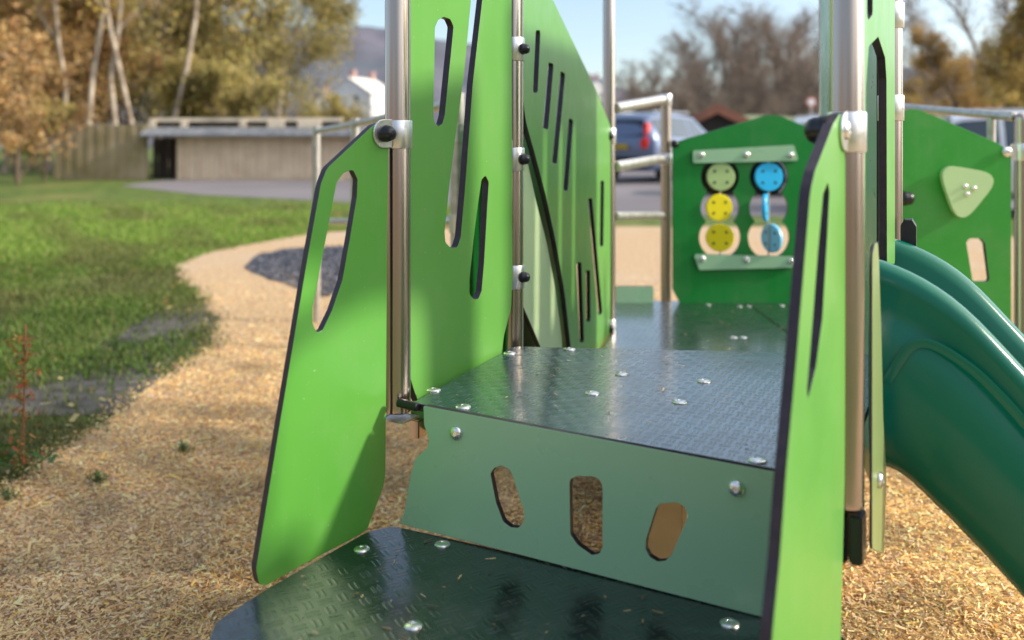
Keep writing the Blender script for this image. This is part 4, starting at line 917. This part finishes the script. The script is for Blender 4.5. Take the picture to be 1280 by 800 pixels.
bm = bmesh.new(); lathe(bm, [(0, 0), (.17, 0), (.17, .01), (0, .01)], basis((0, 0, 2.28), (0, -1, 0)), 28); bm_obj('sign_face', bm, mat('sign_red', (.55, .08, .05), .5), sg)
bm = bmesh.new(); lathe(bm, [(0, 0), (.125, 0), (.125, .004), (0, .004)], basis((0, -.012, 2.28), (0, -1, 0)), 28); bm_obj('sign_disc', bm, mat('sign_white', (.85, .83, .8), .5), sg)
# slim lamp column seen beside the right hand post
lp = empty('slim_bollard', (xat(1032.5, 20), 20, 0), label='slim pale pole with a dark top beside the right steel post', category='pole')
tube('pole', (0, 0, 0), (0, 0, zz(128, 20)), .045, mat('pale_pole', (.75, .68, .5), .5), lp, 12); tube('cap', (0, 0, zz(128, 20)), (0, 0, zz(120, 20)), .07, M_BLACK, lp, 12)

# ------------------------------------------------------------------ cars
M_CG = mat('car_glass', (.03, .05, .07), .05, spec=.8); M_LAMP = mat('lamp_red', (.75, .02, .02), .2, coat=.6); M_RIM = mat('wheel_rim', (.55, .55, .57), .3, metal=.9)
M_PLATE = mat('number_plate', (.75, .55, .02), .5); M_TRIM = mat('car_trim', (.02, .022, .028), .45); M_HL = mat('headlamp_glass', (.7, .72, .75), .1, coat=.5)
def car(u, Y, rz, colour, label, L=4.75, Wd=1.9, Hh=1.68, estate=True, name='parked_car'):
    t = empty(name, (xat(u, Y), Y, 0), rz, label=label, category='car'); paint = mat('car_paint', colour, .3, metal=.35, coat=1.0)
    # +x is the front; stations: x, half width low, half width belt, z bottom, z belt, z top of body/roof, half width top
    k = L / 4.75; h = Hh / 1.68
    st = [(-2.36, .60, .66, .42, .70, .75, .55), (-2.33, .82, .86, .34, .95, 1.02, .66), (-2.26, .90, .93, .30, 1.02, 1.30, .62), (-2.12, .93, .945, .28, 1.04, 1.52, .60), (-1.90, .94, .95, .27, 1.05, 1.63, .62), (-1.2, .95, .95, .26, 1.03, 1.68, .66), (-.3, .95, .95, .26, 1.01, 1.68, .67), (.25, .95, .95, .26, 1.00, 1.63, .65),
          (.75, .95, .95, .26, .99, 1.36, .66), (1.15, .95, .94, .26, .985, 1.06, .74), (1.7, .94, .92, .27, .93, .98, .72), (2.1, .90, .87, .28, .84, .88, .64), (2.30, .78, .74, .32, .72, .75, .52), (2.37, .55, .52, .42, .60, .62, .40)]
    bm = bmesh.new(); rings = []
    for x, wl, wb, zb, zt, zr, wt in st:
        s = Wd / 1.9; pr = [(wl * .86, zb), (wl, zb + .14), (wb, (zb + zt) / 2), (wb * .985, zt), ((wt + wb) / 2 * 1.0, zt + (zr - zt) * .5), (wt * 1.02, zt + (zr - zt) * .90), (wt * .7, zr), (0, zr + .012)]
        pr = [(a * s, b * h) for a, b in pr]; ring = [bm.verts.new((x * k, a, b)) for a, b in pr] + [bm.verts.new((x * k, -a, b)) for a, b in pr[-2::-1]]; rings.append(ring)
    for i, (a, b) in enumerate(zip(rings[:-1], rings[1:])):
        m_ = len(a)
        for j in range(m_ - 1):
            f = bm.faces.new([a[j], a[j + 1], b[j + 1], b[j]])
        bm.faces.new([a[m_ - 1], a[0], b[0], b[m_ - 1]])
    bm.faces.new(rings[0][::-1]); bm.faces.new(rings[-1]); body = bm_obj('body', bm, paint, t, angle=35)
    # glasshouse, set just proud of the body
    def surf(x, fr):      # interpolate a body point, fr in 0..1 up the side glass
        xs = [q[0] for q in st]; wb = np.interp(x, xs, [q[2] for q in st]) * .985; wt = np.interp(x, xs, [q[6] for q in st]) * 1.02; zt = np.interp(x, xs, [q[4] for q in st]); zr = np.interp(x, xs, [q[5] for q in st])
        wm = (np.interp(x, xs, [q[6] for q in st]) + np.interp(x, xs, [q[2] for q in st])) / 2; s = Wd / 1.9
        if fr < .5: w_ = wb + (wm - wb) * fr / .5
        else: w_ = wm + (wt - wm) * (fr - .5) / .4
        return (w_ * s + .008, (zt + (zr - zt) * fr) * h)
    for xa, xb in ((-1.98, -1.35), (-1.27, -.35), (-.27, .52)):
        for sgn in (-1, 1):
            bm = bmesh.new(); N = 5; g = []
            for i in range(N + 1):
                x = xa + (xb - xa) * i / N; col_ = []
                for fr in (.08, .45, .82):
                    w_, z_ = surf(x, fr); col_.append(bm.verts.new((x * k, sgn * w_, z_)))
                g.append(col_)
            for a, b in zip(g[:-1], g[1:]):
                for j in range(2): bm.faces.new([a[j], a[j + 1], b[j + 1], b[j]])
            bm_obj('window', bm, M_CG, t, angle=60)
    def patch(nm, pts, m):
        bm = bmesh.new(); bm.faces.new([bm.verts.new((p[0] * k, p[1] * Wd / 1.9, p[2] * h)) for p in pts]); bmesh.ops.solidify(bm, geom=bm.faces[:], thickness=.01); return bm_obj(nm, bm, m, t, smooth=False)
    patch('rear_window', [(-2.315, -.66, 1.10), (-2.315, .66, 1.10), (-2.16, .58, 1.50), (-2.16, -.58, 1.50)], M_CG)
    patch('windscreen', [(1.12, -.72, 1.10), (1.12, .72, 1.10), (.34, .62, 1.60), (.34, -.62, 1.60)], M_CG)
    patch('rear_bumper', [(-2.375, -.74, .40), (-2.375, .74, .40), (-2.375, .76, .62), (-2.375, -.76, .62)], M_TRIM)
    patch('number_plate', [(-2.385, -.27, .80), (-2.385, .27, .80), (-2.385, .27, .92), (-2.385, -.27, .92)], M_PLATE)
    for s in (-1, 1):
        bm = bmesh.new(); box_bm(bm, -2.39 * k, -2.20 * k, s * .70 - .10, s * .70 + .10, .82 * h, 1.06 * h, bev=.03); box_bm(bm, -2.30 * k, -2.14 * k, s * .70 - .055, s * .70 + .055, 1.05 * h, 1.42 * h, bev=.02); bm_obj('rear_lamp', bm, M_LAMP, t)
        bm = bmesh.new(); box_bm(bm, 2.0 * k, 2.31 * k, s * .62 - .16, s * .62 + .16, .66 * h, .80 * h, bev=.04); bm_obj('headlight', bm, M_HL, t)
        bm = bmesh.new(); box_bm(bm, .62 * k, .80 * k, s * 1.03 - .1, s * 1.03 + .1, 1.02 * h, 1.16 * h, bev=.04); bm_obj('wing_mirror', bm, paint, t)
        for xx in (-1.42, 1.42):
            wl = empty('wheel', (0, 0, 0)); wl.parent = t; wl.location = (xx * k, s * (Wd / 2 - .13), .34)
            bm = bmesh.new(); lathe(bm, [(.21, -.10), (.31, -.12), (.34, -.09), (.34, .09), (.31, .12), (.21, .10)], basis((0, 0, 0), (0, s, 0)), 28); bm_obj('tyre', bm, M_RUBBER, wl)
            bm = bmesh.new(); lathe(bm, [(0, .07), (.06, .09), (.21, .085), (.215, .10)], basis((0, 0, 0), (0, s, 0)), 28)
            bm_obj('rim', bm, M_RIM, wl)
            bm = bmesh.new(); lathe(bm, [(0, 0), (.40, 0), (.40, .03), (.36, .04), (0, .04)], basis((xx * k, s * (Wd / 2 - .045), .36), (0, s, 0)), 24)
            bm_obj('wheel_arch', bm, M_TRIM, t)
    for s in (-.62, .62): tube('roof_rail', (-1.8 * k, s, 1.70 * h), (.1 * k, s, 1.70 * h), .02, M_RIM, t, 10)
    return t
car(832, 23.8, R(52), (.10, .14, .25), 'silver blue estate car parked with red tail lamp towards the playground', Hh=1.72)
car(1008, 17.6, R(172), (.62, .63, .66), 'silver car whose roof shows above the toy panel', L=4.2, Wd=1.76, Hh=1.50)
car(1212, 13.4, R(162), (.66, .66, .70), 'pale silver car showing over the right green panel below the handrail', L=4.4, Wd=1.8, Hh=1.47)
car(1345, 17.5, R(150), (.05, .07, .12), 'dark blue car at the right edge beyond the handrail', L=4.4, Wd=1.8, Hh=1.46)
